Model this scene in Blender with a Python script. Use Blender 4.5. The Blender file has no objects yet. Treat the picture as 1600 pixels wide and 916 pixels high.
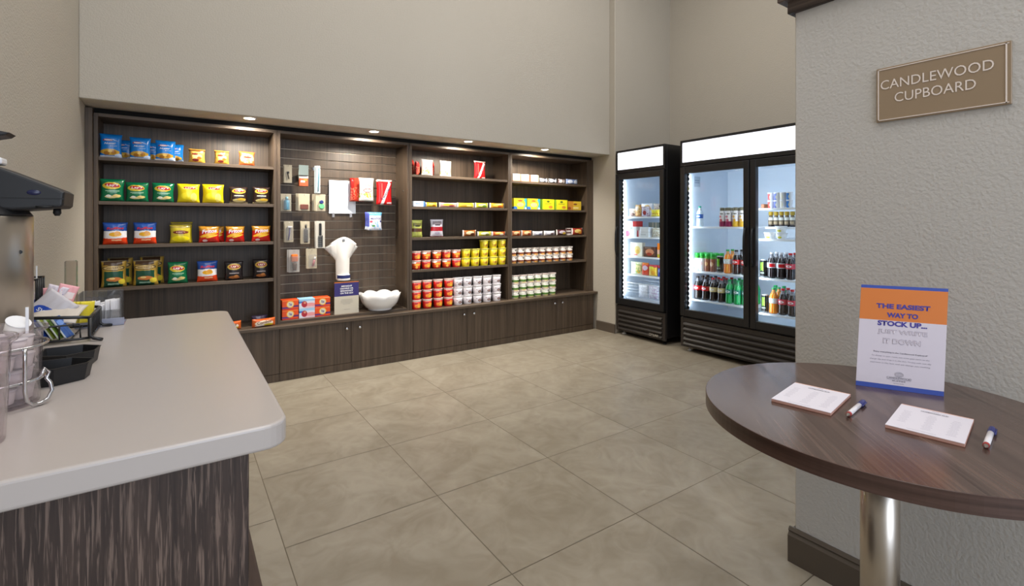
import bpy, bmesh, math, random
from mathutils import Vector, Matrix, noise as mnoise
random.seed(7)
PI = math.pi
sc = bpy.context.scene
COL = sc.collection

# ------------------------------------------------------------------ camera, world, lights, exposure
cd = bpy.data.cameras.new('camera')
cd.sensor_width = 36.0
cd.lens = 36.0 * 765.0 / 1600.0
cd.shift_y = -111.0 / 1600.0
cd.clip_start = 0.02
cam = bpy.data.objects.new('camera', cd)
COL.objects.link(cam)
cam.location = (0, 0, 1.22)
cam.rotation_euler = (math.radians(90), 0, math.radians(-34.3))
sc.camera = cam

sc.view_settings.view_transform = 'Standard'
sc.view_settings.look = 'None'
sc.view_settings.gamma = 1.0
sc.view_settings.use_curve_mapping = False
sc.view_settings.exposure = 0.0
sc.cycles.transparent_max_bounces = 40

w = bpy.data.worlds.new('world')
sc.world = w
w.use_nodes = True
bgn = w.node_tree.nodes['Background']
bgn.inputs[0].default_value = (0.80, 0.88, 1.0, 1)
bgn.inputs[1].default_value = 1.35


def area(name, loc, rot, sx, sy, power, col=(1, 1, 1), spread=180):
    l = bpy.data.lights.new(name, 'AREA')
    l.shape = 'RECTANGLE'
    l.size = sx
    l.size_y = sy
    l.energy = power
    l.color = col
    l.spread = math.radians(spread)
    o = bpy.data.objects.new(name, l)
    o.location = loc
    o.rotation_euler = rot
    COL.objects.link(o)
    return o


WARM = (1.0, 0.955, 0.90)
area('ceiling_panel_light', (0.9, 2.0, 4.5), (0, 0, 0), 1.6, 1.2, 38, WARM)
area('ceiling_panel_light', (2.9, 2.2, 4.5), (0, 0, 0), 1.6, 1.2, 42, WARM)
area('window_daylight', (0.2, -3.0, 1.7), (math.radians(90), 0, 0), 3.0, 2.4, 85, (0.74, 0.84, 1.0))
area('ceiling_panel_light', (0.7, -0.6, 4.5), (0, 0, 0), 1.4, 1.4, 46, (1, 0.97, 0.95))


# ------------------------------------------------------------------ helpers: colour and materials
def lin(c):
    c = c / 255.0
    return c / 12.92 if c <= 0.04045 else ((c + 0.055) / 1.055) ** 2.4


def rgb(r, g=None, b=None):
    if g is None:
        r, g, b = r
    return (lin(r), lin(g), lin(b), 1)


_m = {}


def new_mat(name):
    m = bpy.data.materials.new(name)
    m.use_nodes = True
    nt = m.node_tree
    return m, nt, nt.nodes['Principled BSDF']


def plain(name, col, rough=0.5, metal=0.0, emit=0.0, spec=0.5, coat=0.0, alpha=1.0, trans=0.0):
    if name in _m:
        return _m[name]
    m, nt, p = new_mat(name)
    p.inputs['Base Color'].default_value = rgb(col)
    p.inputs['Roughness'].default_value = rough
    p.inputs['Metallic'].default_value = metal
    p.inputs['Specular IOR Level'].default_value = spec
    p.inputs['Coat Weight'].default_value = coat
    p.inputs['Alpha'].default_value = alpha
    p.inputs['Transmission Weight'].default_value = trans
    if emit:
        p.inputs['Emission Color'].default_value = rgb(col)
        p.inputs['Emission Strength'].default_value = emit
    # a faint procedural roughness mottling so no surface is perfectly even
    n = nt.nodes.new('ShaderNodeTexNoise')
    n.inputs['Scale'].default_value = 40
    mr = nt.nodes.new('ShaderNodeMapRange')
    mr.inputs['To Min'].default_value = max(0.0, rough - 0.006)
    mr.inputs['To Max'].default_value = min(1.0, rough + 0.006)
    nt.links.new(n.outputs['Fac'], mr.inputs['Value'])
    nt.links.new(mr.outputs['Result'], p.inputs['Roughness'])
    _m[name] = m
    return m


def glass(name, tint=(255, 255, 255), refl=0.06, rough=0.02, milk=0.0, ior=1.45):
    """thin clear sheet: transparent with a fresnel reflection"""
    if name in _m:
        return _m[name]
    m = bpy.data.materials.new(name)
    m.use_nodes = True
    nt = m.node_tree
    nt.nodes.clear()
    out = nt.nodes.new('ShaderNodeOutputMaterial')
    tr = nt.nodes.new('ShaderNodeBsdfTransparent')
    tr.inputs[0].default_value = rgb(tint)
    gl = nt.nodes.new('ShaderNodeBsdfGlossy')
    gl.inputs['Roughness'].default_value = rough
    lw = nt.nodes.new('ShaderNodeLayerWeight')
    pw = nt.nodes.new('ShaderNodeMath')
    pw.operation = 'POWER'
    pw.inputs[1].default_value = 4.0
    nt.links.new(lw.outputs['Facing'], pw.inputs[0])
    fr = nt.nodes.new('ShaderNodeMapRange')
    fr.inputs['To Min'].default_value = ((ior - 1) / (ior + 1)) ** 2
    fr.inputs['To Max'].default_value = 0.8
    nt.links.new(pw.outputs[0], fr.inputs['Value'])
    mx = nt.nodes.new('ShaderNodeMixShader')
    nt.links.new(fr.outputs['Result'], mx.inputs[0])
    last = tr
    if milk:
        df = nt.nodes.new('ShaderNodeBsdfDiffuse')
        df.inputs[0].default_value = rgb(tint)
        m2 = nt.nodes.new('ShaderNodeMixShader')
        m2.inputs[0].default_value = milk
        nt.links.new(tr.outputs[0], m2.inputs[1])
        nt.links.new(df.outputs[0], m2.inputs[2])
        last = m2
    nt.links.new(last.outputs[0], mx.inputs[1])
    nt.links.new(gl.outputs[0], mx.inputs[2])
    nt.links.new(mx.outputs[0], out.inputs[0])
    _m[name] = m
    return m


def math_node(nt, op, a, b=None, clamp=False):
    n = nt.nodes.new('ShaderNodeMath')
    n.operation = op
    n.use_clamp = clamp
    for i, v in enumerate((a, b)):
        if v is None:
            continue
        if isinstance(v, (int, float)):
            n.inputs[i].default_value = v
        else:
            nt.links.new(v, n.inputs[i])
    return n.outputs[0]


def mixcol(nt, fac, a, b):
    n = nt.nodes.new('ShaderNodeMix')
    n.data_type = 'RGBA'
    for sock, v in ((n.inputs[0], fac), (n.inputs[6], a), (n.inputs[7], b)):
        if isinstance(v, (int, float)):
            sock.default_value = v
        elif isinstance(v, tuple):
            sock.default_value = v
        else:
            nt.links.new(v, sock)
    return n.outputs[2]


def wood(name, dark, light, axis='z', fine=90.0, along=2.0, rough=0.45, contrast=(0.35, 0.65), streak=None, angle=0.0, spec=0.4):
    if name in _m:
        return _m[name]
    m, nt, p = new_mat(name)
    tc = nt.nodes.new('ShaderNodeTexCoord')
    rot = nt.nodes.new('ShaderNodeMapping')
    rot.inputs['Rotation'].default_value = (0, 0, angle)
    nt.links.new(tc.outputs['Object'], rot.inputs[0])
    s = {'z': (fine, fine, along), 'x': (along, fine, fine), 'y': (fine, along, fine), 'h': (along, along, fine)}[axis]

    def noise(scale, detail=5, rgh=0.6, k=1.0, dist=0.0):
        mp = nt.nodes.new('ShaderNodeMapping')
        mp.inputs['Scale'].default_value = tuple(v * k for v in s)
        nt.links.new(rot.outputs[0], mp.inputs[0])
        n = nt.nodes.new('ShaderNodeTexNoise')
        n.inputs['Scale'].default_value = scale
        n.inputs['Detail'].default_value = detail
        n.inputs['Roughness'].default_value = rgh
        n.inputs['Distortion'].default_value = dist
        nt.links.new(mp.outputs[0], n.inputs['Vector'])
        return n.outputs['Fac']
    f1 = noise(1.0)
    f2 = noise(1.0, 2, 0.5, 0.16)
    mixf = math_node(nt, 'ADD', math_node(nt, 'MULTIPLY', f1, 0.6), math_node(nt, 'MULTIPLY', f2, 0.4))
    mr = nt.nodes.new('ShaderNodeMapRange')
    mr.inputs['From Min'].default_value = contrast[0]
    mr.inputs['From Max'].default_value = contrast[1]
    nt.links.new(mixf, mr.inputs['Value'])
    c = mixcol(nt, mr.outputs['Result'], rgb(dark), rgb(light))
    if streak:
        fs = noise(1.0, 3, 0.65, 1.7, 0.5)
        st = nt.nodes.new('ShaderNodeMapRange')
        st.inputs['From Min'].default_value = 0.52
        st.inputs['From Max'].default_value = 0.64
        nt.links.new(fs, st.inputs['Value'])
        c = mixcol(nt, st.outputs['Result'], c, rgb(streak))
    nt.links.new(c, p.inputs['Base Color'])
    p.inputs['Roughness'].default_value = rough
    p.inputs['Specular IOR Level'].default_value = spec
    bp = nt.nodes.new('ShaderNodeBump')
    bp.inputs['Strength'].default_value = 0.12
    bp.inputs['Distance'].default_value = 0.001
    nt.links.new(f1, bp.inputs['Height'])
    nt.links.new(bp.outputs[0], p.inputs['Normal'])
    _m[name] = m
    return m


def plaster(name, col, bump=0.35):
    m, nt, p = new_mat(name)
    tc = nt.nodes.new('ShaderNodeTexCoord')
    n = nt.nodes.new('ShaderNodeTexNoise')
    n.inputs['Scale'].default_value = 110
    n.inputs['Detail'].default_value = 4
    nt.links.new(tc.outputs['Object'], n.inputs['Vector'])
    n2 = nt.nodes.new('ShaderNodeTexNoise')
    n2.inputs['Scale'].default_value = 1.3
    nt.links.new(tc.outputs['Object'], n2.inputs['Vector'])
    c2 = tuple(max(0, v - 5) for v in col)
    nt.links.new(mixcol(nt, n2.outputs['Fac'], rgb(col), rgb(c2)), p.inputs['Base Color'])
    p.inputs['Roughness'].default_value = 0.75
    p.inputs['Specular IOR Level'].default_value = 0.25
    mr = nt.nodes.new('ShaderNodeMapRange')
    mr.inputs['From Min'].default_value = 0.3
    mr.inputs['From Max'].default_value = 0.7
    nt.links.new(n.outputs['Fac'], mr.inputs['Value'])
    b = nt.nodes.new('ShaderNodeBump')
    b.inputs['Strength'].default_value = bump
    b.inputs['Distance'].default_value = 0.003
    nt.links.new(mr.outputs['Result'], b.inputs['Height'])
    nt.links.new(b.outputs[0], p.inputs['Normal'])
    return m


def label_mat(name, base, shapes, rough=0.35, wobble=0.012, axes='xz', coat=0.0, metal=0.0):
    """printed packaging: flat shapes (rect, ell, rot-rect, blotch) laid over a base colour in the part's own box coordinates"""
    if name in _m:
        return _m[name]
    m, nt, p = new_mat(name)
    tc = nt.nodes.new('ShaderNodeTexCoord')
    sp = nt.nodes.new('ShaderNodeSeparateXYZ')
    nt.links.new(tc.outputs['Generated'], sp.inputs[0])
    nz = nt.nodes.new('ShaderNodeTexNoise')
    nz.inputs['Scale'].default_value = 9
    nt.links.new(tc.outputs['Generated'], nz.inputs['Vector'])
    off = math_node(nt, 'MULTIPLY', math_node(nt, 'SUBTRACT', nz.outputs['Fac'], 0.5), wobble * 4)
    U = math_node(nt, 'ADD', sp.outputs['XYZ'.index(axes[0].upper())], off)
    V = math_node(nt, 'ADD', sp.outputs['XYZ'.index(axes[1].upper())], off)
    col = rgb(base)
    for s in shapes:
        k = s[0]
        if k == 'blotch':     # blotch, scale, lo, v0, v1, colour
            _, scale, lo, v0, v1, cc = s
            n = nt.nodes.new('ShaderNodeTexNoise')
            n.inputs['Scale'].default_value = scale
            n.inputs['Detail'].default_value = 1
            nt.links.new(tc.outputs['Generated'], n.inputs['Vector'])
            f = math_node(nt, 'GREATER_THAN', n.outputs['Fac'], lo)
            f = math_node(nt, 'MULTIPLY', f, math_node(nt, 'GREATER_THAN', V, v0))
            f = math_node(nt, 'MULTIPLY', f, math_node(nt, 'LESS_THAN', V, v1))
        else:
            _, cx, cy, hw, hh, cc = s[:6]
            a = math_node(nt, 'SUBTRACT', U, cx)
            b = math_node(nt, 'SUBTRACT', V, cy)
            if len(s) > 6:
                ca, sa = math.cos(s[6]), math.sin(s[6])
                a2 = math_node(nt, 'ADD', math_node(nt, 'MULTIPLY', a, ca), math_node(nt, 'MULTIPLY', b, sa))
                b2 = math_node(nt, 'SUBTRACT', math_node(nt, 'MULTIPLY', b, ca), math_node(nt, 'MULTIPLY', a, sa))
                a, b = a2, b2
            a = math_node(nt, 'ABSOLUTE', math_node(nt, 'DIVIDE', a, hw))
            b = math_node(nt, 'ABSOLUTE', math_node(nt, 'DIVIDE', b, hh))
            if k == 'rect':
                d = math_node(nt, 'MAXIMUM', a, b)
            else:
                d = math_node(nt, 'ADD', math_node(nt, 'MULTIPLY', a, a), math_node(nt, 'MULTIPLY', b, b))
            f = math_node(nt, 'LESS_THAN', d, 1.0)
        col = mixcol(nt, f, col, rgb(cc))
    if isinstance(col, tuple):
        p.inputs['Base Color'].default_value = col
    else:
        nt.links.new(col, p.inputs['Base Color'])
    p.inputs['Roughness'].default_value = rough
    p.inputs['Coat Weight'].default_value = coat
    p.inputs['Metallic'].default_value = metal
    _m[name] = m
    return m


# ------------------------------------------------------------------ helpers: geometry
class B:
    """collects shapes (world coordinates) for ONE mesh object"""

    def __init__(self):
        self.bm = bmesh.new()
        self.mi = 0

    def _tag(self, faces, smooth=False):
        for f in faces:
            f.material_index = self.mi
            f.smooth = smooth

    def box(self, x0, x1, y0, y1, z0, z1, bev=0.0, seg=1, rotz=0.0, piv=None, smooth=False):
        t = bmesh.new()
        bmesh.ops.create_cube(t, size=1.0)
        for v in t.verts:
            v.co = Vector((x0 + (v.co.x + .5) * (x1 - x0), y0 + (v.co.y + .5) * (y1 - y0), z0 + (v.co.z + .5) * (z1 - z0)))
        if bev > 0:
            bmesh.ops.bevel(t, geom=t.edges[:], offset=bev, segments=seg, affect='EDGES', profile=0.5)
        if rotz:
            pv = Vector(piv) if piv else Vector(((x0 + x1) / 2, (y0 + y1) / 2, 0))
            bmesh.ops.rotate(t, verts=t.verts, cent=pv, matrix=Matrix.Rotation(rotz, 3, 'Z'))
        self.merge(t, smooth)
        return self

    def merge(self, t, smooth=False, mat=None):
        if mat is not None:
            bmesh.ops.transform(t, matrix=mat, verts=t.verts)
        vm = {}
        for v in t.verts:
            vm[v] = self.bm.verts.new(v.co)
        for f in t.faces:
            try:
                nf = self.bm.faces.new([vm[v] for v in f.verts])
                nf.material_index = self.mi
                nf.smooth = smooth or f.smooth
            except ValueError:
                pass
        t.free()

    def lathe(self, prof, c, seg=24, smooth=True, axis='z', cap=True):
        rings = []
        for r, h in prof:
            ring = []
            for i in range(seg):
                a = 2 * PI * i / seg
                x, y = r * math.cos(a), r * math.sin(a)
                if axis == 'z':
                    co = (c[0] + x, c[1] + y, c[2] + h)
                elif axis == 'x':
                    co = (c[0] + h, c[1] + x, c[2] + y)
                else:
                    co = (c[0] + x, c[1] + h, c[2] + y)
                ring.append(self.bm.verts.new(co))
            rings.append(ring)
        fs = []
        for a, b in zip(rings, rings[1:]):
            for i in range(seg):
                j = (i + 1) % seg
                fs.append(self.bm.faces.new((a[i], a[j], b[j], b[i])))
        self._tag(fs, smooth)
        if cap:
            e = [self.bm.faces.new(rings[0][::-1]), self.bm.faces.new(rings[-1])]
            self._tag(e, False)
        return self

    def tube(self, pts, r, seg=8, closed=False):
        pts = [Vector(p) for p in pts]
        n = len(pts)
        rings = []
        up = Vector((0, 0, 1))
        prev = None
        for i, p in enumerate(pts):
            if closed:
                d = (pts[(i + 1) % n] - pts[i - 1]).normalized()
            else:
                d = (pts[min(i + 1, n - 1)] - pts[max(i - 1, 0)]).normalized()
            if prev is None:
                s = d.cross(up)
                if s.length < 1e-3:
                    s = d.cross(Vector((1, 0, 0)))
                s.normalize()
            else:
                s = prev - d * prev.dot(d)
                if s.length < 1e-4:
                    s = d.cross(up)
                s.normalize()
            prev = s
            t = d.cross(s)
            rings.append([self.bm.verts.new(p + (s * math.cos(2 * PI * k / seg) + t * math.sin(2 * PI * k / seg)) * r) for k in range(seg)])
        fs = []
        for i in range(n if closed else n - 1):
            a, b = rings[i], rings[(i + 1) % n]
            for k in range(seg):
                l = (k + 1) % seg
                fs.append(self.bm.faces.new((a[k], a[l], b[l], b[k])))
        self._tag(fs, True)
        if not closed:
            self._tag([self.bm.faces.new(rings[0][::-1]), self.bm.faces.new(rings[-1])])
        return self

    def prism(self, poly, h0, h1, axis='z', bev=0.0, seg=2):
        """extrude a 2-D outline: axis z -> (x, y), axis y -> (x, z), axis x -> (y, z)"""
        t = bmesh.new()

        def co(p, h):
            return {'z': (p[0], p[1], h), 'y': (p[0], h, p[1]), 'x': (h, p[0], p[1])}[axis]
        lo = [t.verts.new(co(p, h0)) for p in poly]
        hi = [t.verts.new(co(p, h1)) for p in poly]
        n = len(poly)
        t.faces.new(lo)
        t.faces.new(hi)
        for i in range(n):
            t.faces.new((lo[i], lo[(i + 1) % n], hi[(i + 1) % n], hi[i]))
        bmesh.ops.recalc_face_normals(t, faces=t.faces[:])
        if bev:
            ed = [e for e in t.edges if (e.verts[0] in lo) == (e.verts[1] in lo)]
            bmesh.ops.bevel(t, geom=ed, offset=bev, segments=seg, affect='EDGES', profile=0.5)
        self.merge(t)
        return self

    def quad(self, *pts):
        f = self.bm.faces.new([self.bm.verts.new(p) for p in pts])
        self._tag([f])
        return self


def obj(name, b, mats, loc=(0, 0, 0), parent=None, recalc=False):
    me = bpy.data.meshes.new(name)
    if recalc:
        bmesh.ops.recalc_face_normals(b.bm, faces=b.bm.faces[:])
    if parent is not None:
        r = parent
        while r.parent:
            r = r.parent
        loc = r.location
    bmesh.ops.translate(b.bm, verts=b.bm.verts[:], vec=-Vector(loc))
    b.bm.to_mesh(me)
    b.bm.free()
    for m in (mats if isinstance(mats, (list, tuple)) else [mats]):
        me.materials.append(m)
    o = bpy.data.objects.new(name, me)
    COL.objects.link(o)
    if parent is not None:
        o.parent = parent
    else:
        o.location = loc
    return o


def tag(o, label=None, cat=None, group=None, kind=None):
    if label:
        o['label'] = label
    if cat:
        o['category'] = cat
    if group:
        o['group'] = group
    if kind:
        o['kind'] = kind
    return o


def thing(name, label, cat, loc, group=None):
    o = bpy.data.objects.new(name, None)
    o.empty_display_size = 0.05
    COL.objects.link(o)
    o.location = loc
    return tag(o, label, cat, group)


def struct(name, b, m, label=None, cat=None, parent=None):
    o = obj(name, b, m, parent=parent)
    if parent is None:
        o['kind'] = 'structure'
    return tag(o, label, cat)


def kids(o):
    return [c for c in o.children]


def dup(root, loc, label=None, rotz=None, scale=None, group=None):
    def cp(o, par):
        c = o.copy()
        COL.objects.link(c)
        c.parent = par
        for ch in kids(o):
            cp(ch, c)
        return c
    r = cp(root, None)
    r.location = loc
    if rotz is not None:
        r.rotation_euler = (0, 0, rotz)
    if scale is not None:
        r.scale = scale
    if label:
        r['label'] = label
    if group:
        r['group'] = group
    return r


_tc = {}


def text_bm(s, width=None, height=None, bold=0.0, spacing=1.0, align='CENTER', shear=0.0, subdiv=0):
    """flat lettering in the XZ plane facing -Y, centred on the origin"""
    cu = bpy.data.curves.new('t', 'FONT')
    cu.body = s
    cu.align_x = align
    cu.space_character = spacing
    cu.offset = bold
    cu.shear = shear
    cu.resolution_u = 3
    o = bpy.data.objects.new('t', cu)
    COL.objects.link(o)
    dg = bpy.context.evaluated_depsgraph_get()
    me = bpy.data.meshes.new_from_object(o.evaluated_get(dg))
    bpy.data.objects.remove(o)
    bpy.data.curves.remove(cu)
    t = bmesh.new()
    t.from_mesh(me)
    bpy.data.meshes.remove(me)
    if subdiv:
        bmesh.ops.triangulate(t, faces=t.faces[:])
        bmesh.ops.subdivide_edges(t, edges=t.edges[:], cuts=subdiv)
    xs = [v.co.x for v in t.verts]
    ys = [v.co.y for v in t.verts]
    w0, h0 = max(xs) - min(xs), max(ys) - min(ys)
    cx = (max(xs) + min(xs)) / 2 if align == 'CENTER' else min(xs)
    cy = (max(ys) + min(ys)) / 2
    kx = width / w0 if width else None
    ky = height / h0 if height else None
    kx = kx or ky
    ky = ky or kx
    for v in t.verts:
        v.co = Vector(((v.co.x - cx) * kx, 0, (v.co.y - cy) * ky))
    return t


def put_text(b, s, pos, width=None, height=None, bold=0.0, spacing=1.0, mat=None, align='CENTER', shear=0.0, spin=0.0):
    t = text_bm(s, width, height, bold, spacing, align, shear)
    M = Matrix.Translation(Vector(pos))
    if mat is not None:
        M = M @ mat
    if spin:
        M = M @ Matrix.Rotation(-spin, 4, 'Y')
    b.merge(t, mat=M)
    return b


ORD = ['leftmost', 'second from left', 'third from left', 'fourth from left', 'fifth from left', 'sixth from left',
       'seventh from left', 'eighth from left', 'ninth from left', 'tenth from left']

# ------------------------------------------------------------------ materials of the room
M_wall = plaster('wall_paint', (184, 177, 165))
M_col = plaster('column_paint', (194, 191, 186), 0.28)
M_wood = wood('taupe_wood_laminate', (62, 50, 40), (100, 84, 68), 'z')
M_woodx = wood('taupe_wood_laminate_flat', (66, 54, 44), (106, 90, 74), 'x')
M_woody = wood('taupe_wood_laminate_side', (62, 50, 40), (100, 84, 68), 'z')
M_ctr = wood('dark_oak_panel', (50, 40, 37), (72, 58, 52), 'z', 150, 6, streak=(118, 100, 90), contrast=(.38, .62))
M_tab = wood('table_top_laminate', (64, 48, 43), (104, 84, 75), 'x', 150, 2.2, rough=0.2, angle=math.radians(-45), spec=0.8)
M_crown = wood('dark_crown_wood', (48, 38, 34), (96, 82, 74), 'y', 120, 3)
M_base = plain('baseboard_vinyl', (86, 76, 66), 0.45)
M_white = plain('white_plastic', (236, 236, 238), 0.35)
M_black = plain('black_metal', (24, 25, 28), 0.32)
M_blackm = plain('black_matte_plastic', (22, 22, 24), 0.5)
M_chrome = plain('chrome', (205, 205, 208), 0.16, 1.0)
M_steel = plain('brushed_steel', (196, 188, 178), 0.32, 1.0)
M_gap = plain('shadow_gap_black', (14, 13, 13), 0.9)
M_groove = plain('groove_liner', (186, 168, 146), 0.35, 0.3)

XL, XR = -0.49, 3.95
YB = 3.87           # bulkhead face
ZS = 1.963          # soffit height
ZC = 4.6           # ceiling


def floor_mat():
    m, nt, p = new_mat('porcelain_floor_tiles')
    tc = nt.nodes.new('ShaderNodeTexCoord')
    ge = nt.nodes.new('ShaderNodeNewGeometry')
    ad = nt.nodes.new('ShaderNodeVectorMath')
    ad.operation = 'MULTIPLY_ADD'
    cmb = nt.nodes.new('ShaderNodeCombineXYZ')
    for i in range(3):
        nt.links.new(ge.outputs['Random Per Island'], cmb.inputs[i])
    nt.links.new(cmb.outputs[0], ad.inputs[0])
    ad.inputs[1].default_value = (37, 53, 19)
    nt.links.new(tc.outputs['Object'], ad.inputs[2])
    n1 = nt.nodes.new('ShaderNodeTexNoise')
    n1.inputs['Scale'].default_value = 2.2
    n1.inputs['Detail'].default_value = 5
    n1.inputs['Distortion'].default_value = 1.6
    nt.links.new(ad.outputs[0], n1.inputs['Vector'])
    n2 = nt.nodes.new('ShaderNodeTexNoise')
    n2.inputs['Scale'].default_value = 5.5
    n2.inputs['Detail'].default_value = 6
    n2.inputs['Distortion'].default_value = 3.0
    nt.links.new(ad.outputs[0], n2.inputs['Vector'])
    f = math_node(nt, 'ADD', math_node(nt, 'MULTIPLY', n1.outputs['Fac'], .6), math_node(nt, 'MULTIPLY', n2.outputs['Fac'], .4))
    mr = nt.nodes.new('ShaderNodeMapRange')
    mr.inputs['From Min'].default_value = 0.36
    mr.inputs['From Max'].default_value = 0.64
    nt.links.new(f, mr.inputs['Value'])
    nt.links.new(mixcol(nt, mr.outputs['Result'], rgb(139, 129, 112), rgb(161, 152, 136)), p.inputs['Base Color'])
    p.inputs['Roughness'].default_value = 0.42
    p.inputs['Specular IOR Level'].default_value = 0.4
    return m


# ------------------------------------------------------------------ floor: square tiles, left column offset by half a joint
M_floor = floor_mat()
M_grout = plain('grout', (118, 107, 90), 0.9)
b = B()
TX, TY, G = 0.625, 0.59, 0.0016
b.mi = 1
b.quad((-2.6, -4, -.0015), (5.4, -4, -.0015), (5.4, 5, -.0015), (-2.6, 5, -.0015))
b.mi = 0
for i in range(-6, 9):
    x0 = 0.33 + TX * i
    off = 0.22 if i < 0 else 0.0
    for j in range(-10, 7):
        y0 = 1.40 + TY * j + off
        b.quad((x0 + G, y0 + G, 0), (x0 + TX - G, y0 + G, 0), (x0 + TX - G, y0 + TY - G, 0), (x0 + G, y0 + TY - G, 0))
struct('floor', b, [M_floor, M_grout])

# ------------------------------------------------------------------ walls
b = B()
b.box(XL - .15, XL, -3.2, 4.6, 0, ZC)
struct('wall_left', b, M_wall)
b = B()
b.box(XL, XR, 4.45, 4.60, 0, ZC)
b.box(XL, XR, YB, 4.45, ZS, ZC, 0.004)
struct('wall_back', b, M_wall)
b = B()
b.box(XR, 4.90, 3.79, 4.60, 0, ZC, 0.006)         # short return wall right of the shelving and side of the cooler alcove
struct('wall_alcove', b, M_wall)
b = B()
b.box(4.885, 5.05, -3.2, 3.79, 0, ZC)
struct('wall_right', b, M_wall)
b = B()
b.box(1.83, 2.0, -3.2, 0.88, 0, 2.2, 0.004)
struct('wall_column', b, M_col)
b = B()
b.box(XL - .15, 5.05, -3.2, 4.6, ZC, ZC + .1)
struct('ceiling', b, plaster('ceiling_paint', (225, 222, 215), .1))

# baseboards
b = B()
b.prism([(XR - .012, 0), (XR - .012, .095), (XR - .006, .102), (XR, .102), (XR, 0)], 3.785, 4.07, 'y')
struct('baseboard_right', b, M_base)
b = B()
prof = [(0, 0), (-.017, 0), (-.017, .095), (-.009, .106), (-.013, .112), (-.006, .122), (0, .122)]
b.prism([(1.83 + x, z) for x, z in prof], -3.1, 0.897, 'y')
b.prism([(0.88 - x, z) for x, z in prof], 1.83, 2.0, 'x')
struct('baseboard_column', b, M_base)

# crown trim around the end of the column wall: two stepped bands
b = B()
b.box(1.83 - .018, 2.0, -3.1, .88 + .018, 1.968, 2.013, .002)
b.box(1.83 - .042, 2.0, -3.1, .88 + .042, 2.010, 2.23, .002)
o = struct('trim_1', b, M_crown)

# ------------------------------------------------------------------ soffit downlights
for i, x in enumerate((0.422, 1.327, 2.206, 3.103)):
    t = thing('recessed_downlight', 'small round downlight in the soffit, %s of the four above the shelving' % ('leftmost', 'second from left', 'third from left', 'rightmost')[i],
              'downlight', (x, 3.95, ZS), 'soffit downlights')
    b = B()
    b.lathe([(.048, -.0005), (.048, -.004), (.036, -.005), (.034, -.002)], (x, 3.95, ZS), 28, cap=False)
    obj('trim_ring', b, M_white, parent=t)
    b = B()
    b.lathe([(.0345, -.003), (.002, -.003)], (x, 3.95, ZS), 24)
    obj('lens', b, plain('lamp_lens', (255, 250, 240), .4, emit=7), parent=t)
    l = bpy.data.lights.new('downlight_lamp', 'SPOT')
    l.energy = 58
    l.spot_size = math.radians(150)
    l.spot_blend = 0.7
    l.shadow_soft_size = 0.03
    l.color = (1, .93, .82)
    lo = bpy.data.objects.new('downlight_lamp', l)
    lo.location = (0, 0, -.012)
    lo.rotation_euler = (math.radians(20), 0, 0)
    COL.objects.link(lo)
    lo.parent = t

# ------------------------------------------------------------------ base cabinets, worktop ledge
ZL = 0.43
YF = 4.09
doorx = [-0.45, 0.10, 0.6416, 1.183, 1.729, 2.274, 2.822, 3.375, 3.915]
names = ['low wooden base cabinet at far left behind the white counter',
         'low wooden base cabinet under the detergent boxes and white bowl',
         'low wooden base cabinet under the yellow and red noodle cups',
         'low wooden base cabinet at the right end beside the cooler alcove']
for k in range(4):
    xa, xm, xb = doorx[2 * k], doorx[2 * k + 1], doorx[2 * k + 2]
    t = thing('base_cabinet', names[k], 'cabinet', ((xa + xb) / 2, YF, 0), 'base cabinets along the shelf wall')
    b = B()
    b.box(xa + .001, xb - .001, YF + .018, 4.44, 0.055, ZL - .025)
    b.box(xa + .001, xb - .001, YF + .002, 4.44, 0.0, 0.058)
    obj('body', b, M_wood, parent=t)
    for (p0, p1, kx) in ((xa, xm, xm - .041), (xm, xb, xm + .065)):
        b = B()
        b.box(p0 + .0015, p1 - .0015, YF, YF + .018, .061, ZL - .028, .001)
        d = obj('door', b, M_wood, parent=t)
        if k in (1, 3) or (k == 2):
            b = B()
            kz = .346 if k != 2 else .345
            b.lathe([(.005, 0), (.005, -.012), (.011, -.017), (.012, -.022), (.008, -.026), (.001, -.027)], (kx, YF, kz), 14, axis='y')
            obj('knob', b, M_chrome, parent=d)
b = B()
b.box(XL + .002, XR - .002, 4.055, 4.448, ZL - .0245, ZL, .002)
o = obj('ledge_worktop', b, M_woodx, (1.7, 4.25, ZL - .026))
tag(o, 'long brown wooden ledge on top of the low base cabinets', 'worktop')

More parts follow.
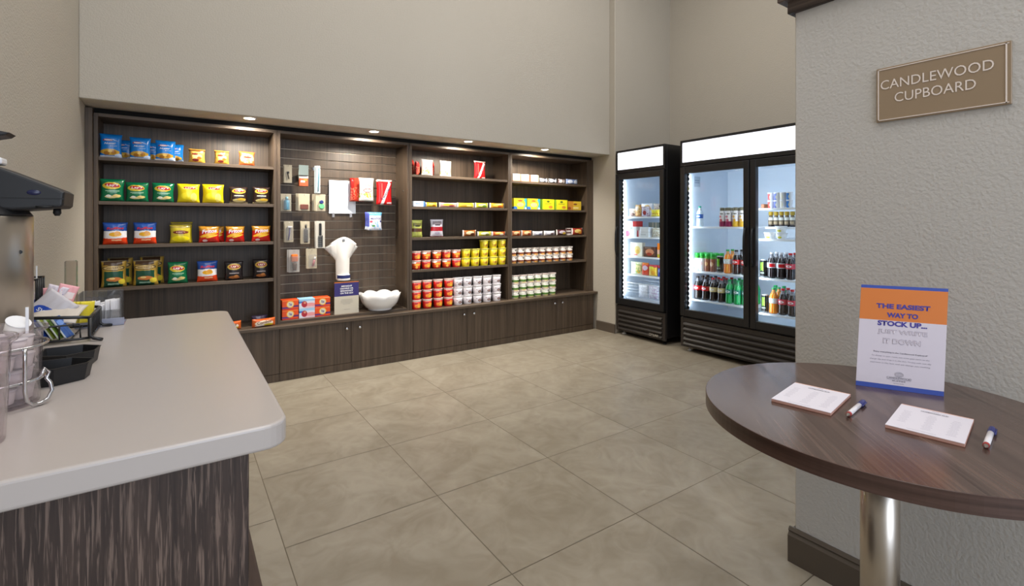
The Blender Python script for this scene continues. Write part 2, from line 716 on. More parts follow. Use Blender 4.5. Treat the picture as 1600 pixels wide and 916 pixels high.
# ------------------------------------------------------------------ the four shelf bays
YU = 4.13
YBK = 4.42
ZT = 1.905
bays = [(-0.45, 0.629, 'left bay of the built-in wooden shelving, filled with chip bags', [1.644, 1.356, 1.070, .787]),
        (0.631, 1.708, 'wooden slatwall bay with hanging travel items above a white bowl', []),
        (1.710, 2.793, 'third wooden shelving bay with red and yellow noodle cups', [1.648, 1.358, 1.079, .788]),
        (2.795, 3.872, 'right wooden shelving bay with green striped cups at the bottom', [1.643, 1.353, 1.072, .790])]
for k, (xa, xb, lab, zs) in enumerate(bays):
    t = thing('shelving_bay', lab, 'shelving', ((xa + xb) / 2, YU, ZL), 'built-in shelving bays')
    for s, xx in ((0, xa), (1, xb - .022)):
        b = B()
        b.box(xx, xx + .022, YU, 4.445, ZL, ZT + .022, .001)
        obj('side_panel', b, M_wood, parent=t)
    b = B()
    b.box(xa + .022, xb - .022, YU, 4.445, ZT, ZT + .022, .001)
    obj('top_panel', b, M_woodx, parent=t)
    b = B()
    if k != 1:
        b.box(xa + .022, xb - .022, YBK, YBK + .02, ZL, ZT)
        obj('back_panel', b, M_wood, parent=t)
        for z in zs:
            b = B()
            b.box(xa + .0225, xb - .0225, YU + .004, YBK, z - .022, z, .001)
            obj('shelf', b, M_woodx, parent=t)
    else:
        zz = 0.0
        z = ZT
        edges = [1.825 - .0747 * i for i in range(19)]
        top = ZT
        for e in edges:
            if e < .47:
                break
            b.box(xa + .022, xb - .022, YBK - .018, YBK, e + .0042, top, .0015)
            top = e - .0030
        b.box(xa + .022, xb - .022, YBK - .018, YBK, ZL + .023, top, .0015)
        sl = obj('slatwall_panel', b, M_wood, parent=t)
        b = B()
        b.box(xa + .022, xb - .022, YBK - .004, YBK + .018, ZL, ZT)
        obj('back_panel', b, M_groove, parent=t)
        b = B()
        b.box(xa + .0225, xb - .0225, YU + .004, YBK - .018, ZL + .0003, ZL + .022, .001)
        obj('bottom_panel', b, M_woodx, parent=t)
        b = B()
        b.lathe([(.006, 0), (.006, -.004), (.002, -.006)], (xb - .022, 4.22, 1.50), 10, axis='x')
        obj('screw_cap', b, M_chrome, parent=t)
b = B()
b.box(XL + .001, -.452, YU - .035, 4.445, ZL, ZS - .012, .001)
tag(obj('end_panel', b, M_wood, (-.47, YU, ZL)), 'tall wooden filler panel at the far left end of the shelving', 'panel')
b = B()
b.box(3.874, XR - .001, YU, 4.445, ZL, ZT + .022, .001)
tag(obj('end_panel', b, M_wood, (3.91, YU, ZL)), 'tall wooden filler panel at the right end of the shelving', 'panel')
b = B()
b.box(-.45, XR - .001, YU + .03, 4.445, ZT + .0225, ZS - .0005)
struct('soffit_gap_shade', b, M_gap)  # recessed filler; near-black colour paints in the shade of the gap under the soffit

# ------------------------------------------------------------------ packaging builders
def bag_depth(u, v, T):
    a = max(0.0, 1 - abs(2 * u - 1) ** 2.6)
    c = max(0.0, 1 - abs(2 * v - 1) ** 3.2)
    return T * (a ** .7) * (c ** .65)


def bag_bm(w, h, T, seed=0, nx=12, nz=14, crimp_x=False):
    """pillow pack standing on z = 0, centred on x = 0, front face towards -Y, with flat crimped ends"""
    t = bmesh.new()
    rnd = random.Random(seed)
    ph = rnd.random() * 6

    def P(u, v, s):
        d = bag_depth(u, v, T)
        pinch = (1 - .09 * math.sin(PI * v) ** .8) if not crimp_x else 1.0
        pin2 = (1 - .10 * math.sin(PI * u) ** .8) if crimp_x else 1.0
        x = (u - .5) * w * pinch
        z = h / 2 + (v - .5) * h * pin2
        wr = .0016 * math.sin(u * 23 + ph + v * 5) * (1 - math.sin(PI * v) * .6) * min(1, d / (T * .3) + .15)
        return Vector((x, s * (d + wr + .0008), max(z, 0)))
    grids = []
    for s in (-1, 1):
        grids.append([[t.verts.new(P(i / nx, j / nz, s)) for i in range(nx + 1)] for j in range(nz + 1)])
    for k, g in enumerate(grids):
        for j in range(nz):
            for i in range(nx):
                q = [g[j][i], g[j][i + 1], g[j + 1][i + 1], g[j + 1][i]]
                f = t.faces.new(q if k == 0 else q[::-1])
                f.smooth = True
    a, c = grids
    for j in range(nz):
        t.faces.new((a[j + 1][0], c[j + 1][0], c[j][0], a[j][0]))
        t.faces.new((a[j][nx], c[j][nx], c[j + 1][nx], a[j + 1][nx]))
    for i in range(nx):
        t.faces.new((a[0][i], c[0][i], c[0][i + 1], a[0][i + 1]))
        t.faces.new((a[nz][i + 1], c[nz][i + 1], c[nz][i], a[nz][i]))
    return t


def make_bag(name, label, cat, group, loc, w, h, T, mat, texts=(), seed=0, crimp_x=False, rotz=0.0):
    """texts: (string, u, v, width, height, material, bold, shear, spin) printed on the curved front"""
    b = B()
    b.merge(bag_bm(w, h, T, seed, crimp_x=crimp_x), mat=Matrix.Translation(Vector(loc)))
    o = obj(name, b, mat, loc)
    tag(o, label, cat, group)
    for s, u, v, tw, th, tm, bold, shear, spin in texts:
        t = text_bm(s, tw * w, th * h, bold, 1.0, 'CENTER', shear, 1)
        M = Matrix.Rotation(-spin, 4, 'Y')
        for vert in t.verts:
            c = M @ vert.co
            x, z = c.x + (u - .5) * w, c.z + v * h
            uu, vv = min(1, max(0, x / w + .5)), min(1, max(0, z / h))
            vert.co = Vector((x, -bag_depth(uu, vv, T) - .0032, z)) + Vector(loc)
        b = B()
        b.merge(t)
        obj('printed_lettering', b, tm, parent=o)
    o.rotation_euler = (0, 0, rotz)
    return o


def P_(c):
    return plain('ink_%d_%d_%d' % c, c, .4)


INK_W = P_((245, 245, 245))
INK_R = P_((190, 20, 30))
INK_B = P_((30, 50, 140))
INK_K = P_((28, 24, 26))
INK_G = P_((150, 150, 156))

# ---- chip bag prints
mt_cookie = label_mat('blue_cookie_bag_print', (14, 122, 206), [
    ('rect', .5, .03, .6, .06, (235, 238, 245)),
    ('ell', .45, .24, .42, .13, (214, 168, 62)), ('ell', .3, .19, .13, .08, (170, 112, 34)), ('ell', .62, .24, .12, .08, (178, 122, 40)), ('ell', .45, .28, .1, .06, (232, 190, 88)),
    ('ell', .85, .10, .2, .09, (200, 215, 240)), ('ell', .36, .74, .22, .05, (150, 50, 60)), ('ell', .36, .74, .16, .032, (220, 205, 220))], .25)
mt_gold = label_mat('gold_snack_pack_print', (206, 158, 58), [
    ('blotch', 7, .55, .25, .8, (240, 205, 110)), ('ell', .5, .48, .3, .16, (246, 214, 130)), ('rect', .5, .88, .6, .06, (120, 70, 30)), ('ell', .4, .2, .2, .1, (110, 30, 30)),
    ('ell', .62, .35, .14, .1, (150, 92, 34)), ('ell', .36, .62, .18, .07, (130, 40, 30))], .28)
mt_orange = label_mat('orange_snack_pack_print', (196, 96, 44), [
    ('ell', .5, .5, .42, .34, (236, 196, 160)), ('blotch', 8, .54, .15, .8, (190, 120, 70)), ('ell', .5, .58, .25, .07, (150, 50, 30))], .28)
lays = [('ell', .47, .70, .36, .155, (214, 190, 60)), ('ell', .5, .72, .30, .085, (176, 32, 36), -.12)]
mt_green = label_mat('green_chip_bag_print', (8, 106, 66), lays + [('rect', .5, .47, .28, .02, (150, 190, 160)), ('rect', .5, .42, .2, .012, (130, 180, 150)),
                     ('ell', .45, .2, .26, .06, (222, 208, 150)), ('ell', .68, .25, .16, .07, (228, 204, 130)), ('ell', .35, .24, .1, .06, (240, 240, 225))], .25)
mt_yellow = label_mat('yellow_chip_bag_print', (226, 204, 20), [('ell', .55, .78, .34, .10, (240, 222, 90)), ('ell', .55, .78, .28, .062, (176, 32, 36), -.08),
                      ('ell', .5, .36, .34, .2, (240, 222, 40)), ('ell', .72, .3, .14, .22, (246, 232, 110)), ('rect', .5, .03, .6, .03, (200, 170, 30))], .22)
mt_brown = label_mat('brown_chip_bag_print', (44, 30, 26), [('ell', .5, .74, .36, .15, (214, 178, 66)), ('ell', .52, .76, .30, .085, (160, 34, 36)),
                     ('rect', .5, .02, .6, .08, (150, 140, 110)), ('ell', .5, .2, .34, .1, (196, 182, 120)), ('ell', .62, .26, .24, .07, (212, 172, 50)), ('rect', .5, .47, .26, .03, (200, 195, 180))], .25)
mt_dark = label_mat('dark_chip_bag_print', (36, 30, 32), [('ell', .5, .72, .34, .17, (190, 156, 70)), ('ell', .52, .73, .28, .09, (150, 40, 46)),
                    ('rect', .5, .38, .25, .03, (160, 150, 150)), ('ell', .5, .16, .28, .08, (170, 100, 50)), ('ell', .6, .22, .12, .06, (200, 130, 70))], .25)
mt_ruf = label_mat('ridged_chip_bag_print', (36, 74, 150), [('rect', .5, .0, .6, .32, (222, 66, 26)), ('rect', .5, .46, .6, .15, (232, 230, 232)), ('ell', .5, .50, .42, .13, (232, 230, 232)),
                   ('ell', .5, .46, .25, .10, (228, 170, 40)), ('ell', .58, .52, .12, .09, (214, 150, 30)), ('ell', .4, .31, .4, .04, (228, 226, 228)), ('rect', .55, .2, .2, .03, (246, 196, 150))], .22)
mt_frit = label_mat('red_corn_chip_bag_print', (196, 32, 26), [('rect', .5, .92, .6, .22, (176, 122, 34)), ('ell', .5, .5, .46, .1, (236, 176, 44), .35), ('ell', .62, .38, .3, .05, (240, 200, 60), .3), ('ell', .3, .12, .12, .07, (235, 200, 200))], .25)
mt_pret = label_mat('gold_and_green_pretzel_bag_print', (178, 144, 60), [('rect', .46, .90, .36, .07, (66, 44, 26)), ('rect', .5, .99, .6, .03, (120, 110, 90)), ('ell', .48, .73, .42, .1, (44, 34, 28)), ('ell', .48, .73, .38, .075, (196, 170, 110)),
                    ('rect', .48, .3, .36, .30, (20, 72, 52)), ('ell', .5, .3, .3, .08, (200, 120, 60)), ('ell', .42, .33, .12, .04, (230, 200, 130)), ('ell', .8, .2, .14, .1, (220, 200, 60)), ('rect', .48, .12, .22, .03, (150, 190, 170))], .28)
mt_yel2 = label_mat('olive_yellow_chip_bag_print', (196, 178, 44), [('ell', .5, .6, .36, .10, (120, 50, 30)), ('ell', .5, .25, .4, .16, (236, 220, 20)), ('rect', .5, .9, .6, .07, (150, 134, 60))], .25)

LAYS = ("Lay's", .5, .72, .46, .13, INK_W, .012, .15, .08)
SH = {'b1A': 1.6445, 'b1B': 1.3565, 'b1C': 1.0705, 'b1D': .7875}
YB_ = 4.185          # bag centre depth for front row

protos = {}


def bags(kind, mesh_args, rows):
    """rows: (x, shelf z, w, h, label, rotz, dy)"""
    w0, h0, T, mat, texts, cat, group, name = mesh_args
    for i, (x, z, w_, h_, lab, rz, dy) in enumerate(rows):
        loc = (x, YB_ + dy, z)
        if i == 0:
            o = make_bag(name, lab, cat, group, loc, w0, h0, T, mat, texts, seed=hash(kind) % 97 if False else len(kind))
            first = o
        else:
            o = dup(first, loc, lab)
        o.scale = (w_ / w0, 1, h_ / h0)
        o.rotation_euler = (0, 0, rz)


rz = lambda k: (math.sin(k * 12.9898) * .16)
bags('cookie', (.115, .152, .026, mt_cookie, [("Famous", .38, .745, .34, .05, INK_W, .01, 0, 0), ("Amos", .68, .74, .26, .04, INK_W, .008, 0, -.3), ("Nutter", .45, .60, .5, .07, INK_W, .008, .3, .05), ("bites", .6, .50, .3, .035, INK_W, 0, .2, .05)],
                'cookie bag', 'blue bags of cookies on the top shelf', 'cookie_bag'), [
    (-.367, 1.6445, .118, .158, 'tall blue cookie bag at far left of the top shelf', .1, 0),
    (-.212, 1.6445, .118, .150, 'blue cookie bag, middle of three front ones on the top shelf', .05, 0),
    (-.072, 1.6445, .118, .142, 'blue cookie bag nearest the small gold packs on the top shelf', .12, 0),
    (-.30, 1.6445, .112, .138, 'shaded blue cookie bag behind the far left one on the top shelf', -.25, .10),
    (-.15, 1.6445, .112, .136, 'shaded blue cookie bag behind the middle one on the top shelf', -.2, .11),
    (-.02, 1.6445, .112, .136, 'shaded blue cookie bag behind the right one on the top shelf', .15, .10)])
bags('gold', (.10, .10, .022, mt_gold, [], 'snack pack', 'small snack packs on the top shelf', 'snack_pack'), [
    (.112, 1.6445, .104, .099, 'small gold snack pack beside the blue cookie bags', .1, 0),
    (.266, 1.6445, .098, .100, 'small gold snack pack, middle of the three small packs', .14, 0)])
bags('orng', (.11, .105, .022, mt_orange, [], 'snack pack', 'small snack packs on the top shelf', 'snack_pack'), [
    (.430, 1.6445, .112, .106, 'small orange snack pack at right end of the top shelf', .12, 0)])
bags('green', (.125, .14, .026, mt_green, [LAYS], 'chip bag', 'green chip bags on the second shelf', 'chip_bag'), [
    (-.36, 1.3565, .13, .148, 'green chip bag at far left of the second shelf', .05, 0),
    (-.229, 1.3565, .128, .132, 'green chip bag, middle one on the second shelf', -.03, 0),
    (-.085, 1.3565, .128, .134, 'green chip bag beside the yellow bags on second shelf', .08, 0),
    (-.001, .7875, .12, .15, 'green chip bag on the fourth shelf beside gold pretzel bags', .05, 0)])
bags('yel', (.13, .135, .026, mt_yellow, [("Lay's", .55, .785, .40, .085, INK_W, .01, .15, .05)], 'chip bag', 'yellow chip bags on the second shelf', 'chip_bag'), [
    (.062, 1.3565, .137, .134, 'bright yellow chip bag beside the green bags', .03, 0),
    (.212, 1.3565, .137, .137, 'bright yellow chip bag beside the brown bags', -.04, 0)])
bags('brn', (.125, .13, .026, mt_brown, [("Lay's", .52, .765, .44, .10, INK_W, .01, .15, .05)], 'chip bag', 'brown chip bags on the second shelf', 'chip_bag'), [
    (.375, 1.3565, .124, .126, 'brown chip bag next to the yellow one on second shelf', .04, 0),
    (.528, 1.3565, .122, .131, 'brown chip bag at right end of the second shelf', -.06, 0)])
bags('ruf', (.13, .144, .026, mt_ruf, [("Ruffles", .5, .74, .66, .11, INK_R, .02, .1, .04)], 'chip bag', 'blue, white and orange ridged chip bags', 'chip_bag'), [
    (-.345, 1.0705, .132, .146, 'blue white and orange chip bag at far left of third shelf', .06, 0),
    (-.186, 1.0705, .13, .146, 'blue white and orange chip bag beside yellow bag, third shelf', -.02, 0),
    (.176, .7875, .13, .149, 'blue white and orange chip bag on the fourth shelf', .03, 0)])
bags('olive', (.13, .13, .026, mt_yel2, [("Lay's", .5, .61, .42, .09, P_((230, 200, 160)), .01, .15, .05)], 'chip bag', 'olive yellow chip bags on the third shelf', 'chip_bag'), [
    (.015, 1.0705, .128, .128, 'olive yellow chip bag at the front of the third shelf', .02, 0),
    (.022, 1.0705, .132, .149, 'olive yellow chip bag standing behind its twin on third shelf', -.03, .07)])
bags('frit', (.13, .12, .026, mt_frit, [("Fritos", .5, .70, .70, .22, P_((228, 225, 240)), .02, .2, .10)], 'chip bag', 'red corn chip bags on the third shelf', 'chip_bag'), [
    (.187, 1.0705, .132, .119, 'red corn chip bag beside the yellow one on third shelf', .04, 0),
    (.352, 1.0705, .127, .118, 'red corn chip bag, middle one of the third shelf', .02, 0),
    (.526, 1.0705, .132, .120, 'red corn chip bag at right end of the third shelf', .05, 0),
    (.235, 1.0705, .11, .117, 'red corn chip bag half hidden behind the leftmost red one', -.3, .07)])
bags('pret', (.145, .185, .03, mt_pret, [("SNYDER'S", .48, .735, .55, .06, P_((70, 50, 36)), .012, 0, 0)], 'pretzel bag', 'gold and green pretzel bags on the fourth shelf', 'pretzel_bag'), [
    (-.352, .7875, .136, .176, 'gold and green pretzel bag at far left of fourth shelf', .12, 0),
    (-.182, .7875, .142, .172, 'gold and green pretzel bag beside the green chip bag', -.04, 0),
    (-.325, .7875, .14, .192, 'taller pretzel bag behind the far left one, fourth shelf', .0, .085),
    (-.15, .7875, .14, .194, 'taller pretzel bag behind the one beside the green bag', .1, .085)])
bags('dark', (.125, .143, .026, mt_dark, [("Lay's", .52, .735, .42, .12, P_((240, 225, 200)), .012, .15, .05)], 'chip bag', 'dark barbecue chip bags on the fourth shelf', 'chip_bag'), [
    (.344, .7875, .126, .139, 'dark brown chip bag beside the blue white orange bag, fourth shelf', .03, 0),
    (.528, .7875, .120, .147, 'dark brown chip bag at right end of the fourth shelf', -.05, .02)])

# cake packs on the ledge of the left bay
mt_combo = label_mat('orange_filled_snack_print', (206, 92, 34), [('ell', .5, .45, .40, .32, (240, 225, 200)), ('ell', .68, .25, .2, .14, (214, 190, 50)), ('ell', .3, .2, .2, .1, (250, 240, 230)), ('rect', .97, .5, .05, .6, (210, 100, 40)), ('rect', .03, .5, .05, .6, (200, 90, 40))], .2)
a = make_bag('snack_pack', 'orange filled snack pack lying on the ledge under the chip shelves', 'snack pack', 'orange packs on the ledge', (.535, 4.115, .4305), .16, .062, .022, mt_combo,
             [("Combos", .5, .6, .62, .34, P_((120, 50, 30)), .015, .2, .12)], 3, True, .12)
dup(a, (.305, 4.12, .4305), 'orange filled snack pack mostly hidden behind the white counter corner', .05)
b = B()
b.merge(bag_bm(.11, .075, .018, 5), mat=Matrix.Translation((.515, 4.19, .4305)))
tag(obj('snack_pouch', b, plain('purple_film', (72, 60, 86), .15, coat=.4), (.515, 4.19, .4305)), 'crumpled dark purple pouch behind the orange pack on the ledge', 'snack pouch')

# ------------------------------------------------------------------ third bay: candy
mt_rw = label_mat('white_candy_bag_print', (238, 232, 222), [('ell', .55, .46, .3, .09, (150, 50, 40)), ('ell', .55, .46, .25, .055, (240, 235, 225)), ('blotch', 9, .56, .1, .38, (214, 196, 60)), ('blotch', 11, .6, .1, .36, (120, 170, 90))], .25)
mt_redb = label_mat('red_candy_bag_print', (176, 30, 28), [('rect', .5, .5, .2, .6, (214, 60, 40)), ('blotch', 12, .58, 0, .6, (230, 140, 110))], .25)
mt_twz = label_mat('red_licorice_bag_print', (206, 24, 26), [('rect', .5, .98, .6, .05, (226, 190, 180)), ('rect', .55, .42, .55, .085, (244, 236, 236), 1.05), ('rect', .3, .55, .04, .3, (226, 80, 70)), ('rect', .2, .5, .03, .3, (180, 16, 20)), ('rect', .8, .06, .16, .035, (240, 220, 220))], .2)
for nm, x, zz in (('leftmost white candy bag', 1.91, 1.6485), ('white candy bag to the right of its twin', 2.10, 1.6485)):
    make_bag('candy_bag', nm + ' on top shelf of the third bay', 'candy bag', 'white candy bags on the third bay top shelf', (x, 4.20, zz), .135, .150, .02, mt_rw, [], 4, rotz=.22 if x < 2 else .2)
for nm, x, y, h, rzz in (('red candy bag edge at the far left behind', 1.80, 4.30, .155, .9), ('red candy bag squeezed between the two white bags', 1.998, 4.285, .152, .95), ('small red candy bag in front of the far left one', 1.812, 4.20, .128, 1.0)):
    make_bag('candy_bag', nm + ', third bay top shelf', 'candy bag', 'red candy bags on the third bay top shelf', (x, y, 1.6485), .1, h, .022, mt_redb, [], 6, rotz=rzz)
make_bag('licorice_bag', 'red licorice bag alone at right on the third bay top shelf', 'candy bag', None, (2.477, 4.2, 1.6485), .135, .175, .018, mt_twz,
         [("Twizzlers", .58, .45, .95, .105, P_((30, 20, 60)), .01, 0, 1.05)], 8, rotz=.05)


def bar(name, label, group, x, y, z, w, h, cols, rotz=0.0, T=.02):
    base, c1, c2 = cols
    key = 'wrapper_%d_%d_%d_%d' % (base + (c1[0],))
    m = label_mat(key, base, [('rect', .03, .5, .035, .6, (225, 220, 215)), ('rect', .97, .5, .035, .6, (225, 220, 215)), ('ell', .48, .55, .3, .26, c1), ('ell', .66, .35, .16, .2, c2)], .22)
    return make_bag(name, label, 'candy bar', group, (x, y, z), w, h, T, m, [], int(x * 100) % 13, True, rotz)


g = 'candy bars on the second shelf of the third bay'
zB = 1.3585
bx = B()
bx.box(1.752, 1.868, 4.15, 4.20, zB, zB + .050, .004)
tag(obj('candy_box', bx, label_mat('white_blue_box_print', (226, 234, 244), [('rect', .95, .5, .1, .6, (90, 140, 214)), ('rect', .4, .55, .2, .12, (150, 175, 215))], .35), (1.81, 4.17, zB)), 'small white and blue box at left end of the candy bar row', 'candy box', g)
bar('candy_bar', 'bright yellow bar beside the white and blue box', g, 1.939, 4.17, zB, .125, .043, ((228, 196, 30), (240, 222, 90), (190, 120, 30)), .1)
bar('candy_bar', 'pink and yellow bar in the candy row, third bay', g, 2.110, 4.17, zB, .19, .045, ((222, 160, 150), (232, 206, 60), (170, 80, 80)), .05)
bar('candy_bar', 'golden yellow bar between the pink and lime bars', g, 2.300, 4.17, zB, .185, .048, ((226, 190, 44), (236, 160, 60), (246, 224, 120)), -.04)
bar('candy_bar', 'lime yellow bar beside the orange one in the row', g, 2.479, 4.17, zB, .155, .05, ((196, 206, 40), (236, 236, 150), (110, 150, 40)), .06)
bar('candy_bar', 'orange yellow bar at right end of the candy row', g, 2.659, 4.17, zB, .18, .052, ((226, 160, 40), (240, 190, 70), (200, 90, 30)), .04)
g = 'snacks on the third shelf of the third bay'
zC = 1.0795
mt_j1 = label_mat('lime_jerky_bag_print', (190, 196, 96), [('rect', .5, .42, .6, .1, (96, 60, 40)), ('rect', .5, .74, .36, .09, (110, 106, 50)), ('rect', .5, .66, .2, .04, (50, 46, 30)), ('ell', .5, .14, .3, .08, (205, 210, 110))], .3)
mt_j2 = label_mat('grey_red_jerky_bag_print', (206, 202, 212), [('rect', .5, .46, .6, .12, (170, 24, 36)), ('rect', .5, .80, .34, .09, (120, 110, 116)), ('rect', .52, .68, .2, .03, (60, 50, 56)), ('rect', .5, .0, .6, .05, (130, 30, 40)), ('ell', .5, .22, .2, .07, (180, 170, 190))], .3)
make_bag('jerky_bag', 'lime green snack bag at left, third shelf of third bay', 'snack bag', g, (1.803, 4.19, zC), .11, .158, .02, mt_j1, [], 2)
make_bag('jerky_bag', 'grey and red snack bag standing alone, third bay', 'snack bag', g, (2.003, 4.19, zC), .13, .165, .02, mt_j2, [], 5, rotz=-.06)
bar('snack_bar', 'brown gold bar, leftmost of three bars, third bay', g, 2.341, 4.17, zC, .15, .062, ((150, 84, 28), (230, 205, 160), (90, 40, 20)), .03, .026)
bar('snack_bar', 'lime and white bar, middle of three, third bay', g, 2.513, 4.17, zC, .165, .047, ((214, 206, 60), (236, 236, 200), (130, 130, 40)), .05)
bar('snack_bar', 'orange bar at right end, third shelf of third bay', g, 2.680, 4.17, zC, .165, .044, ((200, 90, 40), (236, 190, 80), (240, 225, 200)), .0)

# ------------------------------------------------------------------ cups (noodle, cereal, soup)


def cup_mat(kind):
    if kind == 'red':
        return label_mat('red_noodle_cup_print', (196, 30, 26), [('ell', .55, .42, .36, .3, (222, 130, 40)), ('ell', .62, .32, .16, .16, (240, 190, 60)), ('ell', .3, .7, .2, .12, (150, 14, 18)), ('rect', .5, .06, .6, .12, (190, 20, 20)), ('rect', .5, .95, .6, .06, (240, 214, 200))], .4)
    if kind == 'red2':
        return label_mat('orange_cheese_cup_print', (206, 66, 24), [('ell', .5, .58, .36, .14, (236, 150, 40)), ('rect', .5, .1, .6, .1, (170, 24, 20)), ('ell', .42, .28, .14, .14, (244, 180, 70)), ('ell', .16, .86, .2, .14, (244, 225, 215)), ('rect', .5, .95, .6, .05, (240, 214, 200))], .4)
    if kind == 'yellow':
        return label_mat('yellow_cup_print', (228, 206, 30), [('ell', .5, .5, .3, .3, (206, 170, 40)), ('ell', .58, .42, .14, .16, (160, 110, 40)), ('ell', .42, .62, .14, .08, (240, 226, 80)), ('rect', .5, .96, .6, .05, (240, 232, 120))], .35)
    if kind == 'white':
        return label_mat('white_cup_print', (224, 218, 222), [('ell', .5, .58, .34, .1, (120, 104, 120)), ('ell', .5, .60, .26, .05, (224, 218, 222)), ('ell', .58, .34, .24, .14, (110, 92, 90)), ('ell', .55, .36, .12, .06, (190, 150, 140)), ('rect', .5, .96, .6, .05, (240, 238, 236))], .4)
    if kind == 'brown':
        return label_mat('white_brown_soup_cup_print', (232, 224, 214), [('rect', .5, .34, .6, .14, (120, 54, 36)), ('ell', .55, .14, .4, .14, (232, 170, 90)), ('ell', .66, .78, .13, .12, (70, 64, 64)), ('rect', .35, .76, .14, .04, (160, 150, 150))], .4)
    return label_mat('white_green_soup_cup_print', (228, 226, 214), [('rect', .5, .32, .6, .14, (92, 140, 58)), ('ell', .55, .08, .4, .12, (226, 214, 150)), ('ell', .68, .76, .12, .12, (66, 70, 70)), ('rect', .35, .74, .16, .04, (150, 150, 150))], .4)


LID = {'red': (236, 205, 196), 'red2': (238, 208, 198), 'yellow': (236, 226, 110), 'white': (238, 234, 236), 'brown': (238, 226, 218), 'green': (240, 222, 216)}


def cup(kind, name, label, group, loc, r, h):
    x, y, z = loc
    b = B()
    b.lathe([(r * .78, 0), (r * .80, .002), (r * .95, h * .90)], loc, 22)
    o = obj(name, b, cup_mat(kind), loc)
    tag(o, label, 'cup', group)
    b = B()
    b.lathe([(r * .955, h * .895), (r * 1.0, h * .90), (r * 1.01, h * .985), (r * .98, h), (r * .9, h - .001)], loc, 22)
    obj('lid', b, plain('lid_' + kind, LID[kind], .35), parent=o)
    return o


def cup_block(kinds, name, desc, group, xs, y, z0, r, h, rows, where, jitter=.002):
    """kinds: function (col, row) -> kind; rows: number of rows in each column"""
    first = {}
    n = len(xs)
    for c, x in enumerate(xs):
        for q in range(rows[c] if isinstance(rows, list) else rows):
            k, d = kinds(c, q), desc
            nr = rows[c] if isinstance(rows, list) else rows
            lev = {0: 'bottom row', nr - 1: 'top row'}.get(q, 'middle row')
            pos = ORD[c] if c < n - 1 else 'rightmost'
            lab = '%s, %s, %s %s' % (d, lev, pos, where)
            loc = (x + random.uniform(-jitter, jitter), y + random.uniform(-.003, .003), z0 + q * (h + .0004))
            if k in first:
                dup(first[k], loc, lab, random.uniform(-.05, .05))
            else:
                first[k] = cup(k, name, lab, group, loc, r, h)


yC = 4.185
cup_block(lambda c, q: ('red2', 'red')[(c + q) % 3 == 1], 'noodle_cup', 'red orange cup', 'red orange cups on the fourth shelf', [1.792, 1.892, 1.997, 2.101, 2.203], yC, .7885, .0465, .083, 2, 'on the fourth shelf')
cup_block(lambda c, q: 'yellow', 'cereal_cup', 'yellow cup', 'yellow cups on the fourth shelf', [2.308, 2.412, 2.515, 2.622, 2.724], yC, .7885, .0475, .0845, [2, 2, 3, 3, 3], 'of the yellow ones')
cup_block(lambda c, q: 'red', 'noodle_cup', 'red yellow cup', 'red yellow cups on the ledge', [1.785, 1.890, 1.999, 2.107], 4.16, .4305, .048, .0855, 3, 'of the ledge stack')
cup_block(lambda c, q: 'white', 'cereal_cup', 'white cup with dark print', 'white cups on the ledge', [2.210, 2.315, 2.424, 2.533, 2.645], 4.16, .4305, .049, .086, 3, 'of the white ones')
cup_block(lambda c, q: 'brown', 'soup_cup', 'white brown cup', 'white brown cups in the right bay', [2.862, 2.957, 3.050, 3.145, 3.240, 3.337, 3.434, 3.531, 3.629], yC, .7905, .0445, .078, 2, 'in the right bay')
cup_block(lambda c, q: 'green', 'soup_cup', 'white green cup', 'white green cups in the right bay', [2.879, 2.977, 3.075, 3.172, 3.271, 3.371], 4.165, .4305, .0455, .079, 3, 'of the green ones')


# ------------------------------------------------------------------ right bay boxes and bars
def cbox(name, label, cat, group, x, y, z, w, d, h, mat, rotz=0.0, bev=.0015, texts=()):
    b = B()
    b.box(x - w / 2, x + w / 2, y - d / 2, y + d / 2, z, z + h, bev)
    o = obj(name, b, mat, (x, y, z))
    tag(o, label, cat, group)
    for s, u, v, tw, th, tm, bold, spin in texts:
        b = B()
        put_text(b, s, (x + (u - .5) * w, y - d / 2 - .0006, z + v * h), tw * w, th * h, bold, spin=spin)
        obj('printed_lettering', b, tm, parent=o)
    o.rotation_euler = (0, 0, rotz)
    return o


zA = 1.6435
g = 'boxes on the top shelf of the right bay'
mt_wb = label_mat('pale_box_print', (246, 236, 226), [('rect', .5, .0, .6, .08, (226, 140, 90)), ('rect', .5, .55, .3, .05, (226, 190, 170)), ('rect', .98, .5, .05, .6, (226, 160, 110))], .35)
for i, (x, wd) in enumerate(((2.889, .095), (2.999, .098), (3.125, .098))):
    cbox('medicine_box', ('pale square box beside the divider, right bay top shelf', 'pale square box, middle of three, right bay top shelf', 'pale square box nearest the small packets, top shelf')[i], 'box', g, x, 4.18, zA, wd, .06, .074, mt_wb)
cols = [((40, 44, 60), (225, 225, 232)), ((42, 44, 58), (222, 224, 230)), ((90, 66, 66), (225, 210, 200)), ((96, 130, 190), (225, 232, 245))]
for i, (x, wd, hh) in enumerate(((3.263, .112, .052), (3.391, .115, .053), (3.516, .098, .055), (3.665, .17, .06))):
    m = label_mat('small_pack_%d' % i, cols[i][0], [('ell', .3, .5, .2, .32, cols[i][1]), ('ell', .75, .45, .18, .32, cols[i][1]), ('blotch', 14, .6, 0, 1, (240, 240, 240))], .25)
    make_bag('gum_pack', ('dark and white packet next to the pale boxes', 'dark and white packet, second of the low packets', 'brown and pink packet, third of the low packets', 'long blue packet at the right end of the top shelf')[i], 'packet', 'low packets on the right bay top shelf', (x, 4.18, zA), wd, hh, .02, m, [], i, True)
zBb = 1.3535
g = 'yellow boxes in the right bay'
